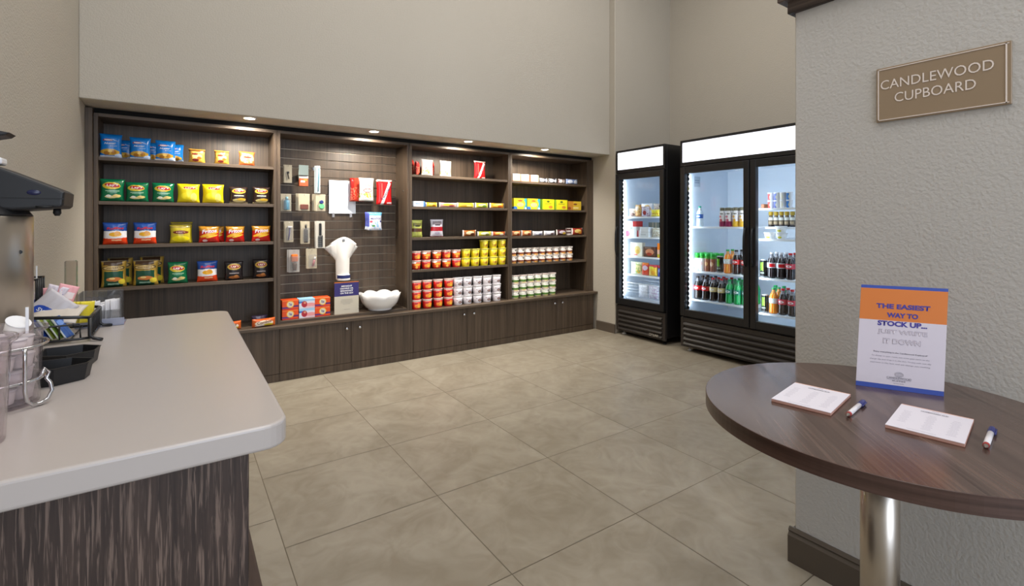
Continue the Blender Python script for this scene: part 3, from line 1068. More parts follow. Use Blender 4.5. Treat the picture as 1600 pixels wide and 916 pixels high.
mt_y1 = label_mat('yellow_teal_box_print', (232, 214, 40), [('ell', .95, .45, .25, .6, (60, 160, 170)), ('ell', .45, .5, .42, .5, (232, 214, 40)), ('ell', .5, .42, .26, .2, (236, 180, 140)), ('ell', .48, .78, .18, .08, (200, 90, 40)), ('ell', .1, .08, .16, .18, (60, 120, 200)), ('ell', .9, .08, .08, .12, (230, 235, 245))], .3)
mt_y2 = label_mat('lime_box_print', (222, 214, 20), [('ell', .5, .78, .12, .1, (80, 100, 20)), ('rect', .5, .58, .26, .03, (150, 130, 30)), ('ell', .7, .25, .16, .14, (200, 130, 40)), ('rect', .02, .5, .05, .6, (120, 160, 40))], .3)
mt_y3 = label_mat('gold_box_print', (206, 172, 40), [('rect', .1, .5, .3, .6, (190, 130, 40)), ('ell', .55, .66, .14, .1, (120, 60, 30)), ('rect', .6, .25, .2, .08, (225, 205, 140)), ('ell', .12, .2, .12, .16, (140, 60, 30))], .3)
cbox('snack_box', 'yellow and teal box beside the divider, right bay', 'box', g, 2.934, 4.18, zBb, .165, .07, .112, mt_y1)
cbox('snack_box', 'yellow and teal box second from the divider, right bay', 'box', g, 3.108, 4.18, zBb, .168, .07, .112, mt_y1)
cbox('snack_box', 'lime yellow box touching the teal ones, right bay', 'box', g, 3.301, 4.18, zBb, .168, .07, .111, mt_y2)
cbox('snack_box', 'lime yellow box with red side beside the gold one', 'box', g, 3.488, 4.18, zBb, .17, .07, .109, mt_y2)
cbox('snack_box', 'gold box at right end of the yellow box row', 'box', g, 3.687, 4.19, zBb, .2, .07, .098, mt_y3)
zCc = 1.0725
g = 'snack bars on the third shelf of the right bay'
bl = [('orange speckled bar beside the divider, right bay', 2.897, .12, .057, ((196, 110, 60), (236, 205, 150), (150, 60, 30))),
      ('orange speckled bar, second from the divider, right bay', 3.034, .135, .059, ((200, 116, 64), (238, 208, 155), (150, 60, 30))),
      ('silver white bar, left one of the pair', 3.183, .14, .05, ((196, 196, 206), (230, 232, 240), (120, 120, 150))),
      ('silver white bar, right one of the pair', 3.343, .155, .053, ((198, 196, 206), (232, 232, 240), (120, 90, 90))),
      ('dark brown bar with yellow corner, right bay', 3.514, .15, .064, ((84, 44, 44), (205, 190, 200), (214, 176, 60))),
      ('red and gold bar at right end of the third shelf', 3.745, .17, .08, ((150, 50, 34), (226, 196, 110), (226, 150, 50)))]
for lab, x, wd, hh, cc in bl:
    bar('snack_bar', lab, g, x, 4.18, zCc, wd, hh, cc, .03, .024)
cbox('snack_box', 'narrow white and brown box among the bars, right bay', 'box', g, 3.630, 4.20, zCc, .05, .04, .078, label_mat('narrow_box_print', (225, 215, 210), [('rect', .5, .8, .6, .12, (90, 40, 34)), ('rect', .5, .35, .6, .1, (90, 40, 34))], .35))

# ------------------------------------------------------------------ slatwall bay: peg hooks and hanging packs
YW = YBK - .018


def hook(x, z, label, yf=4.235):
    b = B()
    b.box(x - .008, x + .008, YW - .003, YW - .0003, z - .012, z + .014, .001)
    b.tube([(x, YW - .002, z), (x, yf + .012, z), (x, yf, z + .006)], .0018, 6)
    o = obj('peg_hook', b, M_chrome, (x, YW, z))
    tag(o, 'thin chrome peg hook holding ' + label, 'hook', 'peg hooks on the slatwall')


M_card = plain('tan_card', (196, 184, 158), .45)
M_clear = glass('clear_blister', (240, 240, 240), milk=.10)


def card(name, label, x, z0, z1, w, item, n=2, dy=.014, yf=4.245, matc=None, sx=-.004, cat='travel pack', rz=0.0):
    zt = z1 - .012
    hook(x, zt, 'the ' + ' '.join(label.split(' on ')[0].split(' at ')[0].split(' beside ')[0].split(',')[0].split()[:9]), yf - .012)
    root = None
    for i in range(n):
        y = yf + i * dy
        xx = x + i * sx
        b = B()
        b.box(xx - w / 2, xx + w / 2, y, y + .0015, z0 + i * .002, z1 + i * .001, .0005)
        o = obj(name, b, matc or M_card, (x, y, z1))
        if i == 0:
            tag(o, label, cat, 'packs hanging on the slatwall')
            item(o, x, y, z0, z1, w)
        else:
            tag(o, label.split(' on ')[0].split(',')[0] + ', %s behind the front one' % ('second' if i == 1 else 'third'), cat, 'packs hanging on the slatwall')
        o.rotation_euler = (0, 0, rz)


def blister(o, x, y, z0, z1, w):
    b = B()
    b.box(x - w * .38, x + w * .38, y - .016, y - .0002, z0 + (z1 - z0) * .08, z0 + (z1 - z0) * .72, .004)
    obj('blister', b, M_clear, parent=o)


def it_clip(o, x, y, z0, z1, w):
    b = B()
    b.box(x - .008, x + .008, y - .008, y - .0003, z0 + .075, z0 + .09, .002)
    b.tube([(x - .004, y - .006, z0 + .08), (x + .006, y - .006, z0 + .03)], .0035, 8)
    obj('nail_clipper', b, M_black, parent=o)


def it_bottle(col, r=.014, frac=.62, capc=(235, 235, 235), dx=0.0):
    def f(o, x, y, z0, z1, w):
        h = (z1 - z0) * frac
        b = B()
        b.lathe([(r * .9, 0), (r, .004), (r, h * .7), (r * .45, h * .78)], (x + dx, y - r, z0 + .01), 16)
        it = obj('bottle', b, plain('mini_%d%d%d' % col, col, .35), parent=o)
        b = B()
        b.lathe([(r * .5, h * .78), (r * .5, h)], (x + dx, y - r, z0 + .01), 12)
        obj('cap', b, plain('minicap_%d%d%d' % capc, capc, .35), parent=it)
        blister(o, x, y - r * 1.2, z0, z1, w)
    return f


def it_brown(o, x, y, z0, z1, w):
    b = B()
    b.box(x - w * .36, x + w * .36, y - .012, y - .0003, z0 + .012, z0 + .052, .003)
    obj('soap_box', b, plain('maroon_box', (110, 60, 48), .4), parent=o)


def it_mint(o, x, y, z0, z1, w):
    b = B()
    b.lathe([(.022, 0), (.022, -.012), (.018, -.014)], (x + .008, y - .0003, z0 + .04), 20, axis='y')
    obj('floss_disc', b, plain('mint_green', (110, 206, 140), .35), parent=o)
    b = B()
    b.lathe([(.015, 0), (.015, -.016), (.012, -.017)], (x + .006, y - .0003, z0 + .075), 20, axis='y')
    obj('navy_disc', b, plain('navy_disc', (36, 50, 120), .35), parent=o)


def it_razor(o, x, y, z0, z1, w):
    b = B()
    b.tube([(x - .006, y - .008, z0 + .018), (x + .002, y - .009, z0 + .07), (x + .006, y - .008, z0 + .118)], .005, 8)
    r = obj('razor_handle', b, plain('violet_plastic', (84, 74, 130), .35), parent=o)
    b = B()
    b.box(x - .012, x + .022, y - .016, y - .004, z0 + .116, z0 + .130, .002)
    obj('razor_head', b, M_white, parent=r)
    blister(o, x, y - .008, z0, z1, w)


def it_comb(o, x, y, z0, z1, w):
    b = B()
    b.box(x - .010, x + .010, y - .006, y - .0005, z0 + .105, z0 + .205, .002)
    for i in range(12):
        b.box(x - .017, x + .017, y - .005, y - .0005, z0 + .012 + i * .0075, z0 + .0155 + i * .0075)
    b.box(x + .012, x + .018, y - .006, y - .0005, z0 + .010, z0 + .106, .001)
    obj('comb', b, M_blackm, parent=o)


def it_orange(o, x, y, z0, z1, w):
    b = B()
    b.box(x - .024, x + .026, y - .02, y - .0004, z0 + .085, z0 + .145, .006)
    obj('orange_cap', b, plain('orange_plastic', (244, 120, 26), .3), parent=o)
    b = B()
    b.lathe([(.016, 0), (.018, .05), (.014, .06)], (x, y - .019, z0 + .018), 14)
    obj('small_jar', b, plain('brown_jar', (96, 74, 64), .3), parent=o)
    blister(o, x, y - .022, z0, z1, w)


def it_pink(o, x, y, z0, z1, w):
    b = B()
    b.tube([(x + .006, y - .009, z0 + .02), (x + .018, y - .009, z0 + .07)], .0085, 10)
    t = obj('tube', b, plain('pink_tube', (190, 110, 118), .35), parent=o)
    b = B()
    b.tube([(x + .019, y - .009, z0 + .072), (x + .024, y - .009, z0 + .095)], .008, 10)
    obj('cap', b, M_white, parent=t)
    blister(o, x, y - .009, z0, z1, w)


card('travel_card', 'tan card with nail clipper at top left of the slatwall', .727, 1.533, 1.677, .058, it_clip, 2)
card('travel_card', 'tan card with light blue bottle beside the left divider', .712, 1.307, 1.445, .078, it_bottle((92, 160, 190), .021, .75, (150, 200, 215), .002), 1)
card('travel_card', 'tan card with maroon soap box on the second row', .848, 1.311, 1.450, .085, it_brown, 3, .016, sx=-.008)
card('travel_card', 'tan card with mint green disc on the second row', .975, 1.310, 1.450, .078, it_mint, 3, .016, sx=-.01)
card('travel_card', 'tan card with violet razor on the third row', .734, 1.058, 1.224, .064, it_razor, 2)
card('travel_card', 'tan card with dark bottle on the third row', .858, 1.042, 1.225, .066, it_bottle((44, 40, 40), .016, .80, (34, 32, 32)), 2)
card('travel_card', 'pale card with black comb on the third row', .973, 1.003, 1.226, .074, it_comb, 2, matc=plain('pale_card', (206, 200, 188), .4))
card('travel_card', 'pale card with orange cap item on the fourth row', .772, .815, .996, .082, it_orange, 2, .02, matc=plain('grey_card', (190, 184, 176), .4), sx=-.009)
card('travel_card', 'tan card with pink tube on the fourth row', .907, .838, 1.000, .078, it_pink, 2)

# box of razors clipped on a metal bracket
b = B()
b.box(.806, .880, 4.24, 4.40, 1.600, 1.603)
b.tube([(.806, 4.24, 1.64), (.806, 4.24, 1.56)], .002, 6)
b.box(.806, .880, 4.238, 4.241, 1.600, 1.682, .001)
t = tag(obj('display_bracket', b, plain('green_grey_metal', (140, 150, 142), .3, .5), (.843, 4.40, 1.60)), 'grey green metal bracket at top of slatwall above an orange box', 'bracket')
b = B()
b.box(.812, .880, 4.25, 4.30, 1.512, 1.597, .002)
o = tag(obj('blade_box', b, label_mat('orange_small_box', (196, 92, 50), [('rect', .5, .88, .6, .12, (230, 220, 214)), ('rect', .4, .45, .25, .1, (236, 220, 210)), ('rect', .7, .6, .2, .08, (230, 150, 60))], .35), (.846, 4.27, 1.512)),
        'small orange box hanging under the grey metal bracket', 'box')
# toothbrush packs
for i in range(2):
    b = B()
    xx, yy = .955 - i * .009, 4.245 + i * .018
    b.box(xx - .017, xx + .017, yy - .012, yy, 1.455, 1.684, .004)
    o = obj('toothbrush_pack', b, plain('pale_blister', (198, 208, 210), .2, coat=.5), (xx, yy, 1.684))
    tag(o, 'narrow clear toothbrush pack hanging left of the white paper' if i == 0 else 'second toothbrush pack behind the front one', 'toothbrush', 'toothbrush packs')
    b = B()
    b.tube([(xx - .002, yy - .014, 1.47), (xx + .004, yy - .014, 1.6), (xx + .006, yy - .014, 1.665)], .0035, 6)
    obj('toothbrush', b, plain('aqua_handle', (110, 170, 190), .3), parent=o)
hook(.955, 1.672, 'the narrow clear toothbrush packs', 4.23)

# sheet of paper with a faint list
t = thing('price_list', 'white printed sheet of paper hanging in the middle of the slatwall', 'paper', (1.192, 4.39, 1.58))
b = B()
b.box(1.078, 1.307, 4.386, 4.389, 1.294, 1.583, .0005)
obj('paper', b, plain('paper_white', (232, 238, 246), .6), parent=t)
b = B()
for i in range(26):
    for (xa, ww) in ((1.10, .055), (1.20, .05)):
        if (i * 7 + int(xa * 100)) % 5:
            b.box(xa, xa + ww * (.6 + .4 * ((i * 37) % 10) / 10), 4.3855, 4.386, 1.548 - i * .0092, 1.5505 - i * .0092)
obj('printed_lines', b, plain('faint_print', (206, 212, 222), .6), parent=t)
b = B()
for x in (1.105, 1.255):
    b.box(x, x + .02, 4.384, 4.400, 1.262, 1.30, .001)
obj('clear_clip', b, glass('clear_clip', (235, 235, 240), milk=.3), parent=t)

# candy bags on hooks
for i in range(2):
    make_bag('candy_bag', ('white candy bag hanging at the front of its hook, right of the paper', 'white candy bag hanging behind its twin right of the paper')[i], 'candy bag', 'white candy bags on the slatwall',
             (1.357, 4.235 + i * .02, 1.402 + i * .002), .128, .200, .009, mt_rw, [("Airheads", .55, .70, .55, .08, P_((170, 50, 40)), .01, 0, -.1)] if i == 0 else [], 2 + i, rotz=.06)
for i in range(2):
    make_bag('candy_bag', ('red candy bag hanging left of the white ones on the slatwall', 'red candy bag behind the front red one on the slatwall')[i], 'candy bag', 'red candy bags on the slatwall',
             (1.298 + i * .004, 4.312 + i * .03, 1.402), .12, .203, .01, mt_redb, [], 5 + i, rotz=-.5)
hook(1.36, 1.59, 'the white candy bags', 4.222)
hook(1.315, 1.59, 'the red candy bags', 4.262)
for i in range(3):
    make_bag('licorice_bag', ('red licorice bag with diagonal white lettering, front of its hook', 'second red licorice bag behind the front one on the slatwall', 'third red licorice bag nearest the slatwall')[i], 'candy bag', 'red licorice bags on the slatwall',
             (1.512 + i * .004, 4.22 + i * .024, 1.375), .137, .218, .010, mt_twz, [("Twizzlers", .56, .46, 1.05, .10, P_((40, 24, 70)), .008, 0, 1.0)] if i == 0 else [], 9 + i, rotz=.02)
hook(1.512, 1.575, 'the red licorice bags', 4.205)
mt_blue = label_mat('white_blue_candy_print', (222, 224, 236), [('rect', .5, .95, .6, .12, (110, 180, 220)), ('ell', .55, .66, .3, .06, (222, 224, 236)), ('blotch', 7, .56, 0, .5, (150, 190, 226)), ('ell', .24, .48, .1, .06, (190, 60, 80)), ('ell', .9, .5, .06, .05, (50, 60, 130)), ('ell', .4, .25, .12, .06, (90, 150, 90)), ('rect', .04, .6, .08, .4, (90, 100, 190))], .25)
for i in range(3):
    make_bag('mint_bag', ('white and blue candy bag hanging below the red ones, at front', 'white and blue candy bag, second on its hook', 'white and blue candy bag nearest the slatwall')[i], 'candy bag', 'white and blue candy bags on the slatwall',
             (1.425 - i * .004, 4.225 + i * .026, 1.148 + i * .002), .125, .155, .011, mt_blue, [("MENTOS", .55, .66, .7, .10, P_((60, 60, 120)), .01, .1, 0)] if i == 0 else [], 12 + i, rotz=-.08)
hook(1.425, 1.29, 'the white and blue candy bags', 4.208)

# fan of white paper bags rolled in a navy band
def fan_sheet(x0, y0, z0, W, H, twist, dep):
    t = bmesh.new()
    nu, nv = 14, 16
    for s in (0, 1):
        pass
    g = []
    for s in (-1, 1):
        rows = []
        for j in range(nv + 1):
            v = j / nv
            e = max(0.0, (v - .50) / .50)
            hw = .052 + .008 * v + (W - .060) * e ** 1.15
            rows.append([])
            for i in range(nu + 1):
                u = 2 * i / nu - 1
                zz = z0 + H * v - H * .17 * abs(u) ** 1.6 * e
                yy = y0 - dep * (1 - u * u) * (1 - .35 * e) + (0.004 if s > 0 else 0)
                rows[-1].append(t.verts.new((x0 + u * hw + twist * e, yy + .02 * e * u * (1 if twist > 0 else -1), zz)))
        g.append(rows)
    for k, r in enumerate(g):
        for j in range(nv):
            for i in range(nu):
                q = [r[j][i], r[j][i + 1], r[j + 1][i + 1], r[j + 1][i]]
                f = t.faces.new(q if k == 0 else q[::-1])
                f.smooth = True
    a, c = g
    for j in range(nv):
        t.faces.new((a[j + 1][0], c[j + 1][0], c[j][0], a[j][0]))
        t.faces.new((a[j][nu], c[j][nu], c[j + 1][nu], a[j + 1][nu]))
    for i in range(nu):
        t.faces.new((a[0][i], c[0][i], c[0][i + 1], a[0][i + 1]))
        t.faces.new((a[nv][i + 1], c[nv][i + 1], c[nv][i], a[nv][i]))
    return t


t0 = thing('paper_bag_bundle', 'bundle of white paper bags fanned out at the top with navy band', 'paper bags', (1.165, 4.27, .725))
M_pb = plain('bright_paper', (240, 236, 230), .6)
for (tw, W, H, yy) in ((.0, .108, .365, 4.27), (-.030, .118, .325, 4.283), (.026, .112, .33, 4.292)):
    b = B()
    b.merge(fan_sheet(1.165, yy, .728, W, H, tw, .045))
    obj('paper_bag', b, M_pb, parent=t0)
b = B()
b.lathe([(.050, 0), (.054, .006), (.053, .012), (.05, .05)], (1.168, 4.262, .722), 28)
bb = obj('rolled_end', b, M_pb, parent=t0)
b = B()
b.lathe([(.0535, .0), (.0545, .028)], (1.167, 4.262, .742), 28, cap=False)
obj('navy_band', b, plain('navy_band', (44, 54, 112), .5), parent=bb)
b = B()
b.box(1.150, 1.172, 4.236, 4.24, 1.052, 1.074, .002)
obj('grey_emblem', b, plain('emblem_grey', (120, 124, 128), .5), parent=t0)
hook(1.163, 1.045, 'the fanned bundle of white paper bags', 4.262)

# small counter sign in the slatwall bay
t = thing('small_sign', 'small navy and cream card sign below the fanned paper bags', 'sign', (1.168, 4.17, .4523))
b = B()
b.box(1.068, 1.268, 4.170, 4.173, .4523, .5995)
b.box(1.068, 1.268, 4.200, 4.206, .4523, .458)
obj('card_lower', b, plain('cream_card', (206, 198, 180), .5), parent=t)
b = B()
b.box(1.068, 1.268, 4.170, 4.173, .5995, .712)
obj('card_upper', b, plain('navy_card', (52, 44, 112), .45), parent=t)
b = B()
b.box(1.068, 1.268, 4.1695, 4.1735, .712, .718)
obj('orange_edge', b, plain('orange_card', (214, 120, 40), .45), parent=t)
b = B()
for i, s in enumerate(("MIDNIGHT", "CRAVING OR", "BREAKFAST", "ON THE GO?")):
    put_text(b, s, (1.168, 4.1693, .683 - i * .0195), (.088, .108, .104, .106)[i], .013, .03)
obj('printed_lettering', b, INK_W, parent=t)
b = B()
for i, wd in enumerate((.09, .1, .1, .06)):
    b.box(1.168 - wd / 2, 1.168 + wd / 2, 4.1694, 4.17, .57 - i * .012, .572 - i * .012)
put_text(b, "CANDLEWOOD", (1.168, 4.1694, .488), .05, .006)
obj('fine_print', b, plain('print_grey', (150, 146, 140), .5), parent=t)
b = B()
b.prism([(4.173, .4523), (4.173, .65), (4.205, .4523)], 1.164, 1.172, 'x')
obj('easel_back', b, plain('cream_card', (206, 198, 180), .5), parent=t)

# detergent and dryer-sheet boxes
mt_tide = label_mat('orange_detergent_print', (232, 82, 20), [('rect', .25, .22, .30, .09, (96, 50, 120)), ('rect', .85, .34, .2, .10, (96, 40, 110)), ('rect', .5, .0, .6, .10, (206, 40, 20)), ('ell', .5, .56, .23, .36, (240, 190, 70)), ('ell', .5, .56, .18, .28, (226, 214, 190)), ('rect', .5, .93, .6, .05, (240, 120, 40))], .35, wobble=.003)
mt_bnc = label_mat('pink_blue_dryer_sheet_print', (226, 226, 238), [('ell', .0, .95, .4, .4, (60, 120, 200)), ('rect', .5, .92, .6, .16, (160, 206, 236)), ('ell', .72, .3, .4, .26, (240, 160, 160)), ('rect', .75, .1, .4, .1, (232, 200, 210)), ('ell', .33, .45, .18, .34, (180, 40, 54)), ('ell', .36, .6, .08, .12, (220, 150, 120))], .35, wobble=.004)
zt = .4523
for c, (x, m, nm) in enumerate(((.730, mt_tide, 'orange detergent box'), (.854, mt_bnc, 'blue and pink dryer sheet box'), (.974, mt_tide, 'orange detergent box'))):
    for q in range(2):
        o = cbox('laundry_box', nm + ', %s of the %s stack in the slatwall bay' % (('bottom', 'top')[q], ('left', 'middle', 'right')[c]), 'box', 'laundry boxes stacked in the slatwall bay',
                 x, 4.215, zt + q * .0765, .119, .10, .076, m, texts=[("Tide", .5, .56, .2, .26, P_((60, 60, 150)), .02, -.1)] if m is mt_tide else ())

# scalloped white bowl
def bowl():
    t = bmesh.new()
    seg, cx, cy, z0 = 72, 1.470, 4.220, .4523
    prof_o = [(.095, 0), (.105, .004), (.100, .012), (.128, .030), (.152, .062), (.166, .10), (.176, .138)]
    prof_i = [(.172, .138), (.161, .10), (.147, .066), (.122, .038), (.07, .022), (.0, .02)]
    rings = []
    for n, (r, h) in enumerate(prof_o + prof_i[:-1]):
        ring = []
        for i in range(seg):
            a = 2 * PI * i / seg
            k = (h / .138) ** 4
            wv = abs(math.sin(a * 4 + .6)) ** .8
            hh = h + k * (wv - .45) * .022
            rr = r * (1 + k * (wv - .5) * .05)
            ring.append(t.verts.new((cx + rr * math.cos(a), cy + rr * math.sin(a), z0 + hh)))
        rings.append(ring)
    for a, c in zip(rings, rings[1:]):
        for i in range(seg):
            j = (i + 1) % seg
            f = t.faces.new((a[i], a[j], c[j], c[i]))
            f.smooth = True
    t.faces.new(rings[0][::-1])
    t.faces.new(rings[-1])
    return t


b = B()
b.merge(bowl())
tag(obj('scalloped_bowl', b, plain('white_ceramic', (240, 238, 236), .2, coat=.3), (1.470, 4.220, .4523)), 'large white bowl with wavy scalloped rim at right of slatwall bay', 'bowl')

# ------------------------------------------------------------------ display coolers
M_liner = plain('cooler_liner', (214, 224, 236), .4)
M_wire = plain('white_wire', (240, 244, 250), .35)
M_pane = glass('cooler_glass', (246, 250, 252), ior=1.35)
M_hdr = plain('lit_header', (244, 246, 255), .4, emit=1.25)
M_led = plain('led_dots', (240, 246, 255), .4, emit=7)
M_cool = plain('cooler_black', (26, 26, 28), .35)
M_cool2 = plain('cooler_grille', (46, 41, 38), .4)
XF = 3.94


def cooler(name, label, y0, y1, doors, shelves):
    """shelves: list of (ya, yb, z)"""
    t = thing(name, label, 'refrigerator', (XF + .04, (y0 + y1) / 2, 0), 'glass door coolers in the alcove')
    xb = 4.70
    b = B()
    b.box(XF + .04, xb, y0, y0 + .035, .07, 1.99, .002)
    b.box(XF + .04, xb, y1 - .035, y1, .07, 1.99, .002)
    b.box(XF + .04, xb, y0 + .035, y1 - .035, 1.735, 1.99)
    b.box(xb - .03, xb, y0 + .035, y1 - .035, .07, 1.735)
    b.box(XF + .04, xb - .03, y0 + .035, y1 - .035, .07, .33)
    b.box(XF + .005, XF + .04, y0, y1, 1.745, 1.782, .002)
    b.box(XF + .005, XF + .04, y0, y1, 1.968, 1.99, .002)
    b.box(XF + .005, XF + .04, y0, y0 + .02, 1.782, 1.968)
    b.box(XF + .005, XF + .04, y1 - .02, y1, 1.782, 1.968)
    if len(doors) > 1:
        ym = (doors[0][0] + doors[1][1]) / 2
        b.box(XF + .045, XF + .08, ym - .03, ym + .03, .33, 1.735)
    body = obj('body', b, M_cool, parent=t)
    b = B()
    b.box(XF + .012, XF + .036, y0 + .021, y1 - .021, 1.783, 1.967)
    obj('header_light_panel', b, M_hdr, parent=t)
    b = B()     # white inner lining: five faces
    a0, a1, x0, x1, z0, z1 = y0 + .036, y1 - .036, XF + .045, xb - .031, .331, 1.734
    b.quad((x0, a0, z0), (x1, a0, z0), (x1, a0, z1), (x0, a0, z1))
    b.quad((x0, a1, z0), (x0, a1, z1), (x1, a1, z1), (x1, a1, z0))
    b.quad((x1, a0, z0), (x1, a1, z0), (x1, a1, z1), (x1, a0, z1))
    b.quad((x0, a0, z1), (x1, a0, z1), (x1, a1, z1), (x0, a1, z1))
    b.quad((x0, a0, z0), (x0, a1, z0), (x1, a1, z0), (x1, a0, z0))
    obj('inner_lining', b, M_liner, parent=body)
    # lower grille
    b = B()
    b.box(XF + .02, XF + .04, y0, y1, .045, .318, .002)
    b.box(XF + .012, XF + .02, y0, y0 + .035, .045, .318, .002)
    b.box(XF + .012, XF + .02, y1 - .035, y1, .045, .318, .002)
    b.box(XF + .012, XF + .02, y0 + .03, y1 - .03, .28, .318)
    for i in range(5):
        zz = .060 + i * .046
        b.prism([(XF + .02, zz), (XF - .002, zz + .004), (XF - .002, zz + .012), (XF + .02, zz + .034)], y0 + .036, y1 - .036, 'y')
    gr = obj('louvered_grille', b, M_cool2, parent=t)
    if len(doors) == 1:
        b = B()
        mt = Matrix.Rotation(-PI / 2, 4, 'Z')
        put_text(b, "true", (XF - .0035, y0 + .13, .088), .12, .03, .02, mat=mt, shear=.3)
        obj('chrome_script', b, M_chrome, parent=gr)
    for (fx, fy) in ((XF + .08, y0 + .06), (XF + .08, y1 - .05), (xb - .06, y0 + .06), (xb - .06, y1 - .06)):
        b = B()
        b.lathe([(.022, 0), (.022, .008), (.008, .012), (.008, .07)], (fx, fy, 0), 12)
        obj('leg', b, M_white if fy > y1 - .055 else M_black, parent=t)
    for di, (da, db, hinge) in enumerate(doors):
        # frame bars
        b = B()
        zz0, zz1, st = .335, 1.738, .05
        b.box(XF - .005, XF + .038, da, da + st, zz0, zz1, .003)
        b.box(XF - .005, XF + .038, db - st, db, zz0, zz1, .003)
        b.box(XF - .004, XF + .038, da + st, db - st, zz0, .40, .003)
        b.box(XF - .004, XF + .038, da + st, db - st, 1.675, zz1, .003)
        d = obj('door', b, M_cool, parent=t)
        b = B()
        b.box(XF + .012, XF + .016, da + st - .004, db - st + .004, .396, 1.679)
        obj('glass_pane', b, M_pane, parent=d)
        hy = db - .028 if hinge == 'r' else da + .028
        b = B()
        b.tube([(XF - .004, hy, 1.17), (XF - .022, hy, 1.155), (XF - .034, hy, 1.10), (XF - .037, hy, 1.01), (XF - .034, hy, .92), (XF - .022, hy, .865), (XF - .004, hy, .85)], .0085, 8)
        obj('handle', b, M_black, parent=d)
    # LED strips in the front corners
    for (ly, s) in ((y1 - .05, -1),):
        b = B()
        b.box(XF + .050, XF + .062, ly - .012, ly + .012, .36, 1.71, .002)
        st = obj('lamp_strip', b, M_cool, parent=t)
        b = B()
        n = 30
        for i in range(n):
            b.lathe([(.0075, 0), (.0075, -.006), (.003, -.009)], (XF + .056, ly - .012, .385 + i * 1.31 / (n - 1)), 8, axis='y')
        obj('led_bulbs', b, M_led, parent=st)
    for (ya, yb, z, *xs) in shelves:
        b = B()
        q = xs[0] if xs else 0.0
        b.tube([(XF + .13 + q, ya, z - .004), (XF + .13 + q, yb, z - .004)], .004, 6)
        b.box(XF + .122 + q, XF + .128 + q, ya, yb, z - .016, z + .001, .001)
        b.tube([(xb - .08, ya, z - .004), (xb - .08, yb, z - .004)], .004, 6)
        n = int((yb - ya) / .022)
        for i in range(n + 1):
            y = ya + (yb - ya) * i / n
            b.box(XF + .125 + q, xb - .08, y - .0014, y + .0014, z - .003, z, 0)
        obj('wire_shelf', b, M_wire, parent=t)
    return t


def cool_light(y, z, h, power, rot=0):
    area('cooler_led_light', (XF + .085, y, z), (0, math.radians(90) * -1, math.radians(rot)), h, .03, power, (.86, .93, 1.0), 170)


c1 = cooler('display_cooler', 'narrow black cooler with one glass door beside the shelving', 3.125, 3.772, [(3.13, 3.768, 'r')],
            [(3.165, 3.735, 1.275), (3.165, 3.735, 1.06), (3.165, 3.735, .85), (3.165, 3.735, .652), (3.165, 3.735, .40)])
c2 = cooler('display_cooler', 'wide black cooler with two glass doors half hidden by the column', 1.57, 2.945, [(2.262, 2.94, 'l'), (1.575, 2.254, 'r')],
            [(2.285, 2.905, 1.176), (2.285, 2.905, .755), (2.285, 2.905, .485), (1.61, 2.245, 1.335), (1.61, 2.245, 1.178, .10), (1.61, 2.245, 1.078), (1.61, 2.245, .750), (1.61, 2.245, .455)])


def inlight(y0, y1, p):
    # LED battens the coolers have inside their front edges, facing the back wall
    for y in (y0 + .05, y1 - .055):
        l = area('cooler_led_light', (XF + .075, y, 1.05), (0, math.radians(-90), 0), 1.25, .03, p, (.84, .92, 1.0))


inlight(3.125, 3.772, 2.6)
inlight(1.57, 2.27, 2.6)
inlight(2.26, 2.945, 2.6)

# ---- drinks


def bottle(name, label, group, x, y, z, kind):
    K = {'cola': ((26, 14, 12), (196, 28, 34), (196, 22, 30)), 'colab': ((26, 14, 12), (196, 28, 34), (30, 28, 30)), 'colac': ((26, 14, 12), (226, 206, 150), (196, 22, 30)),
         'diet': ((26, 16, 20), (214, 216, 222), (220, 220, 226)), 'cherry': ((26, 14, 20), (206, 60, 80), (200, 30, 40)),
         'lime': ((20, 160, 80), (30, 130, 110), (20, 160, 90)), 'orange': ((244, 134, 14), (220, 226, 220), (60, 160, 90)),
         'water': ((206, 222, 232), (30, 90, 180), (20, 150, 120))}[kind]
    liq, lab, capc = K
    h = .216 if kind != 'water' else .195
    r = .0355 if kind != 'water' else .032
    if kind == 'lime':
        r = .036
    prof = [(r * .75, 0), (r * .97, .006), (r, .02), (r * .93, h * .30), (r * .95, h * .42), (r, h * .52), (r * .98, h * .60), (r * .8, h * .72), (r * .50, h * .82), (r * .38, h * .87), (r * .37, h * .93)]
    b = B()
    b.lathe(prof, (x, y, z), 16)
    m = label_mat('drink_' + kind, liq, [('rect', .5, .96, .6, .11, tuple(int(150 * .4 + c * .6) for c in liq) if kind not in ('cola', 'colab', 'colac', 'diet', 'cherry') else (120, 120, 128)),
                                         ('rect', .30, .22, .022, .18, tuple(min(255, c + 90) for c in liq)), ('rect', .30, .72, .02, .12, tuple(min(255, c + 110) for c in liq))], .08, wobble=.01, coat=.6, axes='yz')  # the two thin pale streaks are highlights painted into the bottle colour
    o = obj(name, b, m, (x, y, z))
    tag(o, label, 'bottle', group)
    b = B()
    b.lathe([(r * .945, h * .40), (r * .965, h * .42), (r * 1.01, h * .52), (r * .995, h * .60)], (x, y, z), 18, cap=False)
    c2_ = (240, 240, 240) if kind in ('cola', 'colab', 'colac', 'cherry') else ((200, 24, 34) if kind == 'diet' else (240, 244, 244))
    lm = label_mat('wrap_' + kind, lab, [('ell', .5, .5, .30, .22, c2_), ('ell', .5, .5, .16, .09, lab)] if kind != 'diet' else [('rect', .3, .5, .28, .34, c2_)], .3, axes='yz')
    obj('label', b, lm, parent=o)
    b = B()
    b.lathe([(r * .40, h * .925), (r * .42, h * .93), (r * .42, h * .995), (r * .36, h)], (x, y, z), 14)
    obj('cap', b, plain('cap_%d_%d' % capc[:2], capc, .35), parent=o)
    return o


